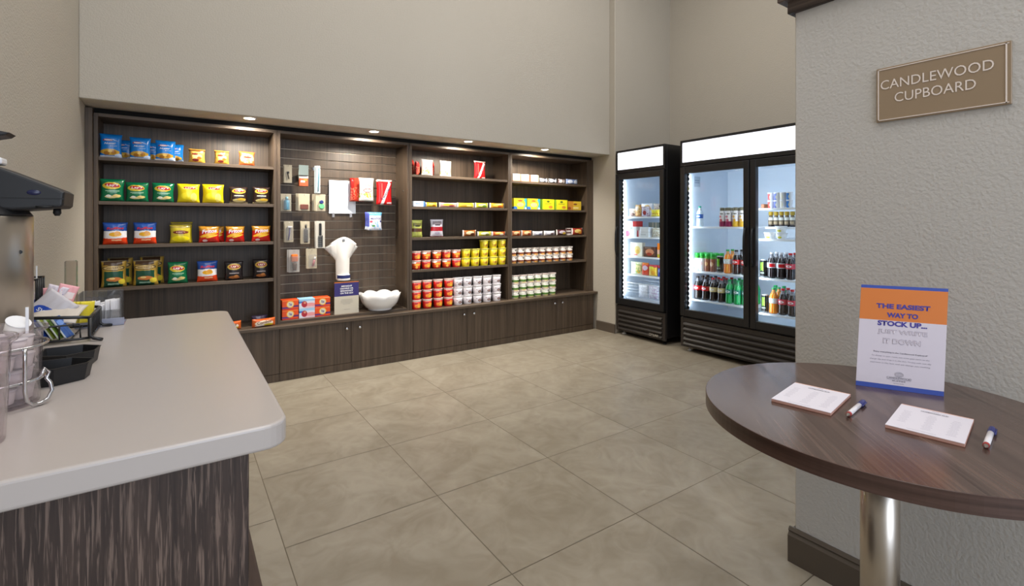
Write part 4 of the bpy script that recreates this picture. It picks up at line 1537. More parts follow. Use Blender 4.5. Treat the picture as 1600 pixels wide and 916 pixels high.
def can(name, label, group, x, y, z):
    b = B()
    b.lathe([(.022, 0), (.028, .006), (.0285, .012), (.0285, .138), (.024, .150), (.024, .153), (.022, .151)], (x, y, z), 20)
    o = obj(name, b, label_mat('black_green_can', (20, 22, 22), [('rect', .36, .6, .05, .24, (130, 210, 40)), ('rect', .5, .62, .04, .2, (130, 210, 40)), ('rect', .64, .6, .05, .24, (130, 210, 40)), ('rect', .5, .99, .6, .05, (180, 184, 188)), ('rect', .5, .25, .3, .03, (150, 170, 150)), ('rect', .5, .02, .6, .05, (150, 154, 158))], .25, axes='yz', metal=.3), (x, y, z))
    tag(o, label, 'can', group)
    b = B()
    b.box(x - .012, x + .003, y - .007, y + .007, z + .1535, z + .1545, .0004)
    obj('pull_tab', b, M_steel, parent=o)
    return o


def copies_behind(o, lab, dxs):
    for i, dx in enumerate(dxs):
        dup(o, (o.location.x + dx, o.location.y + random.uniform(-.004, .004), o.location.z), '%s, %s row behind it' % (lab, ('first', 'second', 'third')[i]))


XI = XF + .175
g = 'drinks in the left half of the wide cooler'
z = .4855
row = [('colab', 2.872, 'black capped cola bottle nearest the left wall, bottom shelf'), ('colab', 2.788, 'black capped cola bottle, second from left on bottom shelf'),
       ('colac', 2.706, 'red capped cola bottle beside the black capped ones'), ('colac', 2.624, 'red capped cola bottle beside the green bottles'),
       ('lime', 2.545, 'green soda bottle next to the colas, bottom shelf'), ('lime', 2.466, 'green soda bottle, second of the pair, bottom shelf'),
       ('lime', 2.388, 'green soda bottle beside the door post, bottom shelf')]
for i, (k, y, lab) in enumerate(row):
    o = bottle('soda_bottle', lab, g, XI, y, z, k)
    for j in range(2):
        kk = 'cola' if k in ('colab', 'colac') else k
        dup(o, (XI + .08 * (j + 1), y + random.uniform(-.004, .004), z), lab.split(',')[0] + ', %s row behind' % ('first', 'second')[j])
z = .7555


def milk(label, y, body, base):
    b = B()
    prof = [(.022, 0), (.026, .005), (.026, .095), (.024, .115), (.018, .130), (.0175, .145)]
    b.lathe(prof, (XI, y, z), 16)
    o = obj('milk_bottle', b, label_mat('milk_%d' % body[0], body, [('ell', .5, .5, .3, .14, base), ('rect', .5, .92, .6, .09, (60, 160, 40))], .3, axes='yz'), (XI, y, z))
    tag(o, label, 'bottle', g)
    b = B()
    b.lathe([(.0195, .142), (.021, .145), (.021, .168), (.019, .170)], (XI, y, z), 14)
    obj('cap', b, plain('milk_cap', (36, 170, 60), .3), parent=o)
    for j in range(2):
        dup(o, (XI + .07 * (j + 1), y, z), label + ', %s row behind' % ('first', 'second')[j])
    return o


for y, lab, c, d in ((2.879, 'white milk bottle with green cap at far left', (232, 236, 240), (226, 200, 200)), (2.826, 'white milk bottle with green cap, second from left', (230, 235, 240), (226, 190, 190)),
                     (2.768, 'brown milk bottle with green cap, left of two', (150, 92, 66), (214, 170, 120)), (2.711, 'brown milk bottle with green cap beside the can', (152, 90, 66), (220, 180, 140))):
    milk(lab, y, c, d)
can('energy_can', 'black can with green stripes left of the orange soda', g, XI, 2.641, z)
o = bottle('soda_bottle', 'orange soda bottle on the middle shelf, left door', g, XI, 2.563, z, 'orange')
copies_behind(o, 'orange soda bottle of the left door', [.08])
for y, lab in ((2.479, 'cola bottle beside the orange soda, left door'), (2.398, 'cola bottle at the door post, middle shelf, left door')):
    o = bottle('soda_bottle', lab, g, XI, y, z, 'colab')
    copies_behind(o, lab.split(',')[0], [.08])
z = 1.1765
bottle('water_bottle', 'clear water bottle with blue label standing alone on upper shelf', g, XI, 2.850, z, 'water')


def tall(label, y, band, fruit):
    b = B()
    b.lathe([(.022, 0), (.0255, .006), (.0255, .115), (.022, .135), (.016, .148)], (XI, y, z), 16)
    o = obj('juice_bottle', b, label_mat('juice_%d' % band[1], (232, 226, 226), [('rect', .5, .08, .6, .26, band), ('ell', .5, .4, .25, .1, fruit), ('rect', .4, .8, .25, .03, (90, 90, 80)), ('ell', .6, .62, .2, .08, fruit)], .3, axes='yz'), (XI, y, z))
    tag(o, label, 'bottle', g)
    b = B()
    b.lathe([(.018, .146), (.019, .150), (.019, .172), (.017, .174)], (XI, y, z), 14)
    obj('cap', b, plain('olive_cap', (104, 98, 74), .4), parent=o)
    dup(o, (XI + .07, y, z), label.split(' on ')[0] + ', one row behind')


tall('berry juice bottle, left of two, on the upper shelf', 2.618, (150, 40, 80), (210, 100, 110))
tall('berry juice bottle beside the yellow one', 2.554, (150, 36, 84), (205, 100, 120))
tall('yellow juice bottle beside the berry ones', 2.488, (226, 176, 40), (234, 170, 60))
tall('yellow juice bottle at the door post on upper shelf', 2.425, (224, 172, 44), (230, 180, 80))
# right half
g = 'food and drinks in the right half of the wide cooler'
z = .4555
o = can('energy_can', 'black can with green stripes on the bottom shelf, right door', g, XI, 2.222, z)
o = bottle('soda_bottle', 'orange soda bottle on the bottom shelf, right door', g, XI, 2.149, z, 'orange')
copies_behind(o, 'orange soda bottle of the right door', [.08])
for y, lab in ((2.073, 'cherry cola bottle beside the orange soda, right door'), (1.998, 'cherry cola bottle at the column edge, bottom shelf')):
    o = bottle('soda_bottle', lab, g, XI, y, z, 'cherry')
    copies_behind(o, lab.split(',')[0], [.08])
for j, y in enumerate((2.222, 2.15)):
    bottle('soda_bottle', 'green soda bottle %s' % ('behind the can on bottom shelf, right door', 'behind the orange soda on bottom shelf')[j], g, XI + .17, y, z, 'lime')
z = .7505
o = can('energy_can', 'black can with green stripes on the middle shelf, right door', g, XI, 2.235, z)
for y, lab, k in ((2.165, 'diet cola bottle with silver label beside the can', 'diet'), (2.088, 'diet cola bottle with silver label, second of two', 'diet'), (2.012, 'cherry cola bottle on the middle shelf at the column', 'cherry')):
    o = bottle('soda_bottle', lab, g, XI, y, z, k)
    copies_behind(o, lab, [.08])
z = 1.0785


def tub(label, y, z, xx=XI, gg=None):
    b = B()
    b.lathe([(.032, 0), (.034, .002), (.043, .048)], (xx, y, z), 22)
    o = obj('salad_tub', b, label_mat('white_tub_print', (236, 238, 240), [('ell', .5, .3, .2, .2, (206, 200, 60)), ('rect', .5, .66, .2, .04, (170, 170, 170))], .35, axes='yz'), (xx, y, z))
    tag(o, label, 'tub', 'white tubs in the wide cooler')
    b = B()
    b.lathe([(.0445, .047), (.046, .049), (.046, .053), (.043, .0535)], (xx, y, z), 22)
    obj('lid', b, M_white, parent=o)
    return o


tub('white tub with yellow print standing at left, right door', 2.182, z)
tub('white tub with yellow print, bottom of the stack of two', 2.084, z)
tub('white tub with yellow print, top of the stack of two', 2.088, z + .054)
z = 1.1785
for i in range(5):
    b = B()
    y = 2.235 - i * .045
    b.lathe([(.019, 0), (.021, .004), (.021, .075), (.014, .09), (.014, .098)], (XI + .12, y, z), 14)
    o = obj('sauce_jar', b, label_mat('jar_print', (110, 96, 80), [('rect', .5, .7, .6, .12, (206, 206, 200)), ('rect', .5, .04, .6, .12, (30, 30, 44)), ('rect', .5, .35, .4, .1, (160, 140, 110))], .25, axes='yz'), (XI + .12, y, z))
    tag(o, 'small brown jar with yellow cap, %s in the cooler row' % ORD[i], 'jar', 'jars in the right half of the cooler')
    b = B()
    b.lathe([(.018, .098), (.019, .1), (.019, .128), (.017, .130)], (XI + .12, y, z), 14)
    obj('cap', b, plain('yellow_brown_cap', (170, 140, 30) if i < 3 else (106, 104, 60), .35), parent=o)
z = 1.3355
for i, (y, wd, cc) in enumerate(((2.172, .05, (206, 70, 70)), (2.122, .045, (110, 120, 190)), (2.072, .048, (226, 220, 210)), (2.02, .05, (40, 120, 200)))):
    for q in range(2):
        b = B()
        b.lathe([(.021, 0), (.022, .002), (.0245, .058), (.026, .060), (.026, .064)], (XI, y, z + q * .065), 18)
        o = obj('yogurt_cup', b, label_mat('yogurt_%d' % i, (238, 238, 242), [('rect', .66, .45, .28, .42, cc), ('ell', .4, .4, .1, .2, (230, 226, 200))], .3, axes='yz'), (XI, y, z + q * .065))
        tag(o, '%s yogurt cup, %s of its stack on the top shelf' % (('white and red', 'lavender blue', 'plain white', 'bright blue')[i], ('bottom', 'top')[q]), 'yogurt', 'yogurt cups in the cooler')
        b = B()
        b.lathe([(.0255, .064), (.0255, .065)], (XI, y, z + q * .065 - .0004), 18)
        obj('foil_lid', b, M_white, parent=o)
b = B()
b.box(XI - .03, XI + .05, 2.215, 2.242, z, z + .036, .004)
tag(obj('snack_tray', b, plain('brown_tray', (150, 96, 70), .4), (XI, 2.23, z)), 'small brown packet left of the yogurt cups in the cooler', 'packet')
# notice sheet inside the left door
b = B()
b.box(4.10, 4.20, 2.9045, 2.9065, 1.56, 1.66)
o = tag(obj('notice_sheet', b, label_mat('notice_print', (176, 190, 206), [('rect', .5, .6, .35, .05, (130, 140, 160)), ('rect', .5, .4, .35, .05, (130, 140, 160))], .5), (4.15, 2.905, 1.6)), 'small grey notice on the inner side wall of the wide cooler', 'notice')

# ---- narrow cooler contents (frozen food)
g = 'frozen food in the narrow cooler'
XN = XF + .17


def xbag(name, label, cat, y, z, w, h, mat, rot=0.0, x=XN, T=.025, seed=0):
    o = make_bag(name, label, cat, g, (x, y, z), w, h, T, mat, [], seed)
    o.rotation_euler = (0, 0, -PI / 2 + rot)
    return o


def xbox(name, label, y, z, w, d, h, mat, x=XN, rot=0.0):
    o = cbox(name, label, 'box', g, x, y, z, w, d, h, mat)
    o.rotation_euler = (0, 0, -PI / 2 + rot)
    return o


def fz(name, base, *sh):
    return label_mat(name, base, list(sh), .3)


z = 1.2755
xbag('frozen_bag', 'grey speckled frozen bag at far left, top shelf', 'frozen bag', 3.672, z, .10, .09, fz('fz1', (186, 170, 160), ('blotch', 6, .5, 0, 1, (226, 214, 200)), ('ell', .5, .3, .3, .2, (120, 90, 80))), .2)
xbag('frozen_bag', 'orange brown frozen bag on top shelf of narrow cooler', 'frozen bag', 3.60, z, .10, .13, fz('fz2', (196, 130, 70), ('blotch', 6, .5, 0, 1, (230, 190, 120)), ('ell', .5, .7, .3, .2, (220, 200, 180))), -.2)
xbag('frozen_bag', 'lavender and white frozen bag, middle of top shelf', 'frozen bag', 3.50, z, .11, .11, fz('fz3', (210, 206, 224), ('blotch', 8, .55, 0, 1, (150, 120, 140)), ('ell', .5, .4, .2, .2, (170, 60, 60))), .1)
xbag('frozen_bag', 'yellow frozen bag at right, top shelf of narrow cooler', 'frozen bag', 3.37, z, .12, .075, fz('fz4', (224, 206, 30), ('rect', .5, .4, .6, .06, (190, 120, 30)), ('blotch', 9, .58, 0, 1, (240, 230, 120))), .0)
xbag('frozen_bag', 'yellow frozen bag at the right door edge, top shelf', 'frozen bag', 3.25, z, .11, .095, fz('fz4', (224, 206, 30)), .1)
xbag('frozen_bag', 'pale brown frozen bag behind the yellow ones', 'frozen bag', 3.40, z, .16, .14, fz('fz5', (190, 170, 160), ('blotch', 7, .5, 0, 1, (224, 214, 206)), ('ell', .7, .8, .14, .14, (80, 70, 60))), .0, XN + .1)
xbag('frozen_bag', 'white and gold frozen bag behind the orange one', 'frozen bag', 3.58, z, .15, .145, fz('fz6', (226, 226, 230), ('ell', .6, .6, .3, .3, (214, 170, 90))), .1, XN + .11)
z = 1.0605
xbox('frozen_meal_box', 'white box with red corner at far left, second shelf', 3.658, z, .15, .10, .168, fz('fb1', (232, 236, 238), ('rect', .85, .85, .2, .2, (200, 60, 60)), ('rect', .3, .55, .3, .07, (120, 190, 200)), ('ell', .1, .2, .3, .2, (190, 50, 70)), ('ell', .6, .3, .2, .14, (240, 246, 248))))
xbox('frozen_meal_box', 'narrow red and white box behind white tub, second shelf', 3.555, z, .04, .10, .07, fz('fb2', (170, 40, 60), ('rect', .8, .5, .3, .6, (230, 230, 235))))
xbox('frozen_meal_box', 'white square box in the middle of second shelf', 3.49, z, .118, .08, .105, fz('fb3', (228, 234, 240), ('rect', .5, .5, .6, .02, (190, 196, 204)), ('rect', .4, .25, .3, .06, (200, 206, 214))))
xbox('frozen_meal_box', 'grey green striped box behind the white square one', 3.44, z, .20, .06, .155, fz('fb4', (140, 150, 146), ('rect', .3, .85, .04, .2, (200, 190, 170)), ('rect', .5, .85, .04, .2, (206, 196, 176)), ('rect', .85, .85, .14, .2, (50, 80, 76))), XN + .12)
xbox('frozen_meal_box', 'dark red box behind at the right, second shelf', 3.27, z, .12, .06, .155, fz('fb5', (60, 90, 86), ('rect', .4, .85, .25, .2, (150, 30, 50))), XN + .12)
xbag('frozen_bag', 'clear bag of pale food at right, second shelf', 'frozen bag', 3.355, z, .12, .10, fz('fz7', (206, 206, 196), ('blotch', 6, .52, 0, 1, (170, 160, 140))), .1)
xbag('frozen_bag', 'tan bag at the right door edge, second shelf', 'frozen bag', 3.245, z, .12, .08, fz('fz8', (206, 186, 160), ('blotch', 7, .52, 0, 1, (170, 120, 90))), -.1)
z = .8505
xbox('frozen_meal_box', 'cream box with food picture at left, third shelf', 3.61, z, .165, .05, .148, fz('fb6', (234, 230, 214), ('ell', .6, .45, .26, .3, (226, 206, 130)), ('rect', .3, .12, .3, .06, (220, 130, 120)), ('ell', .6, .35, .14, .16, (214, 170, 60))))
xbox('frozen_meal_box', 'brown box with sandwich picture, middle of third shelf', 3.435, z, .145, .05, .108, fz('fb7', (96, 60, 46), ('ell', .55, .5, .38, .3, (226, 150, 110)), ('ell', .5, .3, .25, .16, (170, 60, 40)), ('rect', .4, .9, .3, .06, (150, 130, 120))))
xbox('frozen_meal_box', 'orange box at the right door edge, third shelf', 3.28, z, .10, .05, .150, fz('fb8', (240, 130, 30), ('rect', .5, .4, .6, .15, (230, 180, 160)), ('rect', .5, .15, .6, .1, (200, 190, 50))))
z = .6525
xbag('frozen_bag', 'white and yellow bag at left, fourth shelf', 'frozen bag', 3.625, z, .165, .135, fz('fz9', (226, 226, 190), ('ell', .7, .5, .25, .3, (240, 232, 170)), ('ell', .75, .25, .14, .14, (240, 180, 40)), ('blotch', 6, .58, 0, 1, (160, 190, 110))), .0)
xbag('frozen_bag', 'red orange bag beside the white one, fourth shelf', 'frozen bag', 3.502, z, .09, .135, fz('fz10', (226, 70, 40), ('ell', .6, .6, .3, .2, (220, 200, 220)), ('rect', .5, .95, .6, .1, (232, 130, 40))), .0)
xbag('frozen_bag', 'yellow and red bag, right of the red orange one', 'frozen bag', 3.40, z, .115, .12, fz('fz11', (236, 196, 60), ('rect', .5, .9, .6, .12, (190, 40, 50)), ('ell', .4, .75, .3, .1, (220, 220, 60)), ('ell', .6, .3, .2, .2, (226, 160, 40))), .05)
xbag('frozen_bag', 'blue and red bag at the right door edge, fourth shelf', 'frozen bag', 3.285, z, .12, .12, fz('fz12', (40, 70, 190), ('rect', .5, .9, .6, .14, (190, 40, 60)), ('ell', .5, .55, .3, .16, (150, 180, 240)), ('ell', .8, .15, .2, .14, (225, 225, 225))), .0)
# wire basket at the bottom
t = thing('wire_basket', 'white wire basket at the bottom of the narrow cooler', 'basket', (XN + .1, 3.45, .4005))
b = B()
bx0, bx1, by0, by1, bz0, bz1 = XF + .10, XF + .40, 3.17, 3.725, .4025, .565
for zz in (bz0 + .003, .47, .5, .535, bz1):
    b.tube([(bx0, by0, zz), (bx0, by1, zz), (bx1, by1, zz), (bx1, by0, zz)], .0022 if zz != bz1 else .0045, 6, closed=True)
n = 26
for i in range(n + 1):
    y = by0 + (by1 - by0) * i / n
    b.tube([(bx0, y, bz1), (bx0, y, bz0 + .002), (bx1, y, bz0 + .002), (bx1, y, bz1)], .0016, 4)
obj('wire_frame', b, M_wire, parent=t)
for i, (y, c, lab) in enumerate(((3.28, (120, 130, 190), 'blue'), (3.42, (190, 170, 200), 'lavender'), (3.56, (206, 206, 214), 'pale grey'))):
    b = B()
    b.merge(bag_bm(.13, .135, .02, i), mat=Matrix.Translation((XF + .2, y, bz0 + .005)) @ Matrix.Rotation(-PI / 2, 4, 'Z'))
    tag(obj('frozen_bag', b, fz('bk%d' % i, c, ('blotch', 7, .52, 0, 1, (230, 230, 236))), (XF + .2, y, bz0 + .005)), '%s frozen bag lying in the white wire basket' % lab, 'frozen bag', 'bags in the wire basket')

# ------------------------------------------------------------------ white counter at left
M_solid = plain('solid_surface_white', (186, 178, 173), .28, spec=.5)


def rrect(x0, x1, y0, y1, r, corners='1111', n=6):
    pts = []
    for k, (cx, cy, a0) in enumerate(((x1 - r, y0 + r, -90), (x1 - r, y1 - r, 0), (x0 + r, y1 - r, 90), (x0 + r, y0 + r, 180))):
        if corners[k] == '1':
            for i in range(n + 1):
                a = math.radians(a0 + 90 * i / n)
                pts.append((cx + r * math.cos(a), cy + r * math.sin(a)))
        else:
            sx = 1 if k in (0, 1) else -1
            sy = 1 if k in (1, 2) else -1
            pts.append((cx + sx * r, cy + sy * r))
    return pts


b = B()
b.prism(rrect(XL + .001, .142, .815, 1.965, .035, '1100'), .876, .914, 'z', .005, 3)
tag(obj('countertop', b, M_solid, (-.17, 1.4, .876)), 'thick white countertop with rounded corners at the left', 'countertop')
t = thing('counter_cabinet', 'dark streaked wood cabinet carrying the white countertop', 'cabinet', (-.2, 1.4, 0))
b = B()
b.box(XL + .001, .091, .858, .878, .0, .8755, .001)
obj('end_panel', b, M_ctr, parent=t)
b = B()
b.box(XL + .001, .086, .8785, 1.93, .10, .8755)
obj('body', b, M_ctr, parent=t)
b = B()
b.box(XL + .001, .215, .90, 2.02, 0.0005, .099, .002)
obj('plinth', b, wood('plinth_wood', (58, 46, 42), (84, 70, 64), 'y', 60, 3), parent=t)

ZK = .9145
# ---- airpot
ax, ay = -.348, 1.404
t = thing('coffee_airpot', 'tall brushed steel coffee airpot with black pump lid on the counter', 'airpot', (ax, ay, ZK))
b = B()
b.lathe([(.098, 0), (.1, .004), (.1, .026)], (ax, ay, ZK), 48)
obj('base_ring', b, M_blackm, parent=t)
b = B()
b.lathe([(.0985, .026), (.0985, .316), (.097, .318)], (ax, ay, ZK), 64)
obj('steel_body', b, M_steel, parent=t)
b = B()
b.lathe([(.0985, .3182), (.096, .322), (.085, .338), (.078, .352)], (ax, ay, ZK), 48)
obj('collar', b, M_blackm, parent=t)
b = B()
prof = [(-.199, 1.249), (-.194, 1.254), (-.192, 1.281), (-.20, 1.287), (-.285, 1.327), (-.31, 1.334), (-.345, 1.336), (-.43, 1.334), (-.44, 1.326), (-.44, 1.262), (-.40, 1.255), (-.27, 1.242)]
b.prism(prof, ay - .058, ay + .058, 'y', .006, 3)
lid = obj('pump_lid', b, M_blackm, parent=t)
b = B()
b.box(-.4405, -.1925, ay - .0588, ay - .0575, 1.2665, 1.2685)
b.lathe([(.006, 0), (.007, -.010), (.004, -.016)], (-.212, ay, 1.249), 12)
b.lathe([(.014, 0), (.013, -.004), (.009, -.0055)], (-.222, ay - .058, 1.252), 16, axis='z')
obj('spout_nozzle', b, plain('black_rubber', (14, 14, 15), .6), parent=lid)
b = B()
tmp = bmesh.new()
bmesh.ops.create_uvsphere(tmp, u_segments=20, v_segments=10, radius=1)
b.merge(tmp, True, Matrix.Translation((-.238, ay - .0575, 1.279)) @ Matrix.Diagonal((.011, .003, .0055, 1)))
obj('oval_badge', b, plain('navy_badge', (34, 38, 72), .25), parent=lid)
b = B()
b.box(-.325, -.291, ay - .02, ay + .02, 1.3355, 1.350, .004, 2)
obj('white_tab', b, M_white, parent=lid)
b = B()
b.lathe([(.004, 0), (.004, -.002)], (-.2605, ay - .043, 1.16), 10, axis='y')
obj('screw', b, M_black, parent=t)

# ---- second dispenser, mostly outside the frame: only its spout tip shows
dx, dy = -.405, .95
t = thing('beverage_dispenser', 'chrome and black spout tip of a dispenser at the far left edge', 'dispenser', (dx, dy, ZK))
b = B()
b.lathe([(.066, 0), (.068, .01), (.068, .38), (.06, .40)], (dx, dy, ZK), 40)
obj('steel_body', b, M_steel, parent=t)
b = B()
b.prism([(-.45, 1.315), (-.30, 1.315), (-.235, 1.325), (-.193, 1.3375), (-.189, 1.3415), (-.20, 1.3435), (-.25, 1.336), (-.30, 1.334), (-.45, 1.336)], dy - .018, dy + .018, 'y', .002)
lid = obj('spout', b, M_black, parent=t)
b = B()
b.prism([(-.45, 1.3365), (-.30, 1.3345), (-.25, 1.3365), (-.20, 1.3442), (-.21, 1.348), (-.25, 1.352), (-.30, 1.356), (-.45, 1.356)], dy - .012, dy + .012, 'y', .002)
obj('chrome_top', b, M_chrome, parent=lid)

# ---- drip trays


def tray(poly, label, z0, h):
    cx = sum(p[0] for p in poly) / len(poly)
    cy = sum(p[1] for p in poly) / len(poly)

    def sc_(k, dz):
        return [(cx + (x - cx) * k, cy + (y - cy) * k, dz) for x, y in poly]
    b = B()
    rings = [sc_(.90, z0), sc_(1.0, z0 + h * .9), sc_(1.04, z0 + h), sc_(.97, z0 + h), sc_(.87, z0 + .004)]
    vr = [[b.bm.verts.new(p) for p in r] for r in rings]
    for a, c in zip(vr, vr[1:]):
        for i in range(len(a)):
            j = (i + 1) % len(a)
            b.bm.faces.new((a[i], a[j], c[j], c[i]))
    b.bm.faces.new(vr[0][::-1])
    b.bm.faces.new(vr[-1])
    o = obj('drip_tray', b, M_blackm, (cx, cy, z0))
    tag(o, label, 'tray', 'black drip trays on the counter')


tray([(-.27, 1.238), (-.19, 1.226), (-.145, 1.252), (-.14, 1.285), (-.175, 1.312), (-.26, 1.312)], 'black hexagonal tray nearest the clear creamer container', ZK, .033)
tray([(-.238, 1.372), (-.19, 1.348), (-.148, 1.375), (-.143, 1.418), (-.175, 1.448), (-.238, 1.448)], 'black hexagonal tray under the airpot spout', ZK, .031)

# ---- clear containers
M_acr = glass('clear_acrylic', (248, 244, 246), milk=.07)


def container(name, label, cx, cy, r0, r1, h):
    t = thing(name, label, 'container', (cx, cy, ZK), 'clear containers on the counter')
    b = B()
    b.lathe([(r0, 0), (r0 + .001, .003), (r1 - .002, h * .93), (r1 + .004, h * .96), (r1 + .005, h), (r1 + .001, h), (r1 - .004, h * .93), (r0 - .002, .006)], (cx, cy, ZK), 48)
    obj('clear_cup', b, M_acr, parent=t)
    return t


ca = (-.252, 1.153)
container('creamer_container', 'clear plastic cup full of small white creamers in a wire holder', ca[0], ca[1], .055, .062, .127)
# wire holder
b = B()
for zz, rr in ((.099, .0655), (.042, .0615)):
    b.tube([(ca[0] + rr * math.cos(a * PI / 18), ca[1] + rr * math.sin(a * PI / 18), ZK + zz) for a in range(36)], .0026, 8, closed=True)
for az in (-47, 160):
    ca_, sa_ = math.cos(math.radians(az)), math.sin(math.radians(az))

    def rp(r, z, da=0.0):
        a = math.radians(az + da)
        return (ca[0] + r * math.cos(a), ca[1] + r * math.sin(a), ZK + z)
    b.tube([rp(.068, .099), rp(.068, .08), rp(.068, .03), rp(.0685, .014, 2), rp(.070, .005, 8), rp(.073, .0035, 16), rp(.077, .008, 24), rp(.079, .02, 29), rp(.075, .032, 32), rp(.070, .040, 31), rp(.072, .050, 33), rp(.068, .058, 31), rp(.063, .042, 28)], .003, 8)
o = tag(obj('wire_holder', b, M_chrome, (ca[0], ca[1], ZK)), 'chrome wire holder wrapped around the clear creamer cup', 'wire holder')
random.seed(11)
first = None
pl = []
for lay in range(4):
    for k in range(6):
        a = k * PI / 3 + lay * .5
        rr = .034
        pl.append((ca[0] + rr * math.cos(a), ca[1] + rr * math.sin(a), ZK + .008 + lay * .0265))
for i, p in enumerate(pl):
    lab = 'small white creamer tub, %s layer inside the clear cup, %s' % (('bottom', 'second', 'third', 'top')[i // 6], ('right side', 'back right', 'back left', 'left side', 'front left', 'front right')[i % 6])
    if first is None:
        b = B()
        b.lathe([(.0115, 0), (.0125, .001), (.0155, .022)], p, 18)
        first = obj('creamer_tub', b, plain('creamer_white', (236, 230, 224), .5), p)
        tag(first, lab, 'creamer', 'creamer tubs in the clear cup')
        b = B()
        b.lathe([(.0155, .022), (.0168, .0222), (.0168, .0232)], p, 18)
        obj('foil_lid', b, M_white, parent=first)
    else:
        dup(first, p, lab, i * .7)
for k, (a, tl) in enumerate(((.3, .5), (2.2, -.5), (4.1, .4))):
    p = (ca[0] + .022 * math.cos(a), ca[1] + .022 * math.sin(a), ZK + .118)
    d = dup(first, p, 'small white creamer tub heaped on top of the clear cup, %s' % ('right one', 'rear left one', 'front left one')[k])
    d.rotation_euler = (tl, tl * .6, a)
# stirrer standing in the cup
b = B()
b.box(ca[0] + .040, ca[0] + .044, ca[1] - .012, ca[1] - .010, ZK + .118, ZK + .162)
tag(obj('stir_stick', b, M_white, (ca[0] + .042, ca[1] - .011, ZK + .118)), 'thin white stick rising from the clear creamer cup', 'stir stick')

cb = (-.256, .966)
container('packet_container', 'clear plastic cup of orange and pink packets cut off by the left edge', cb[0], cb[1], .055, .064, .145)
for i in range(16):
    a = i * 2.4
    rr = .030 if i % 2 else .016
    col = ((226, 130, 60), (214, 120, 110), (230, 190, 180), (206, 150, 60))[i % 4]
    b = B()
    x, y = cb[0] + rr * math.cos(a), cb[1] + rr * math.sin(a)
    zz = ZK + .008 + (i // 8) * .062
    b.box(x - .011, x + .011, y - .0022, y + .0022, zz, zz + .058, .001)
    o = tag(obj('sweetener_packet', b, plain('packet_%d' % col[1], col, .45), (x, y, zz)), '%s packet standing in the clear cup at the left edge, %s layer, %s' % (('orange', 'coral', 'pale pink', 'amber')[i % 4], ('lower', 'upper')[i // 8], ('first', 'second')[(i // 4) % 2]), 'packet', 'packets in the left clear cup')
    o.rotation_euler = (0, 0, a)

# ---- black wire condiment basket
bx0, bx1, by0, by1 = -.445, -.187, 1.648, 1.845
t = thing('condiment_basket', 'black wire condiment basket full of tea and sugar packets', 'basket', (-.316, 1.75, ZK))
b = B()
zt, zb = ZK + .060, ZK + .008
for z, r in ((zt, .0042), (zb, .0032)):
    b.tube([(bx0, by0, z + (.022 if z == zt else 0)), (bx1 - .02, by0, z + (.003 if z == zt else 0)), (bx1, by0 + .004, z), (bx1, by1 - .004, z), (bx1 - .02, by1, z + (.003 if z == zt else 0)), (bx0, by1, z + (.022 if z == zt else 0))], r, 8, closed=True)
b.tube([(bx0, by0 + .002, ZK + .045), (bx1 - .02, by0 + .002, ZK + .045), (bx1 - .018, by0 + .002, zb)], .0022, 6)
for i in range(7):
    y = by0 + (by1 - by0) * (i + .5) / 7
    b.tube([(bx1, y, zb), (bx1, y, zt)], .002, 6)
for i in range(4):
    x = bx0 + .06 * i + .02
    b.tube([(x, by0, zb), (x, by0, ZK + .045)], .002, 6)
    b.tube([(x, by1, zb), (x, by1, zt)], .002, 6)
for i in range(6):
    x = bx0 + .04 * (i + .5)
    b.tube([(x, by0, zb), (x, by1, zb)], .0018, 6)
obj('wire_frame', b, M_black, parent=t)
for (x, y) in ((bx1, by0), (bx1, by1)):
    b = B()
    b.tube([(x, y, zt), (x, y, zb + .006), (x + .008, y - .004, zb - .001), (x + .026, y - .012 if y < 1.7 else y + .006, ZK + .0035)], .0042, 8)
    obj('foot', b, M_black, parent=t)
b = B()
hx0, hx1, hy0, hy1, hz = -.44, -.305, 1.75, 1.84, ZK + .155
for z in (ZK + .08, hz):
    b.tube([(hx0, hy0, z), (hx1, hy0, z), (hx1, hy1, z), (hx0, hy1, z)], .003, 6, closed=True)
for i in range(5):
    y = hy0 + (hy1 - hy0) * i / 4
    b.tube([(hx1, y, ZK + .06), (hx1, y, hz)], .002, 6)
    x = hx0 + (hx1 - hx0) * i / 4
    b.tube([(x, hy0, ZK + .06), (x, hy0, hz)], .002, 6)
obj('raised_bin', b, M_black, parent=t)


def packet(name, label, cat, group, c, w, h, T, mat, rx, ry, rz_, texts=()):
    o = make_bag(name, label, cat, group, c, w, h, T, mat, texts, 3)
    o.rotation_euler = (rx, ry, rz_)
    return o


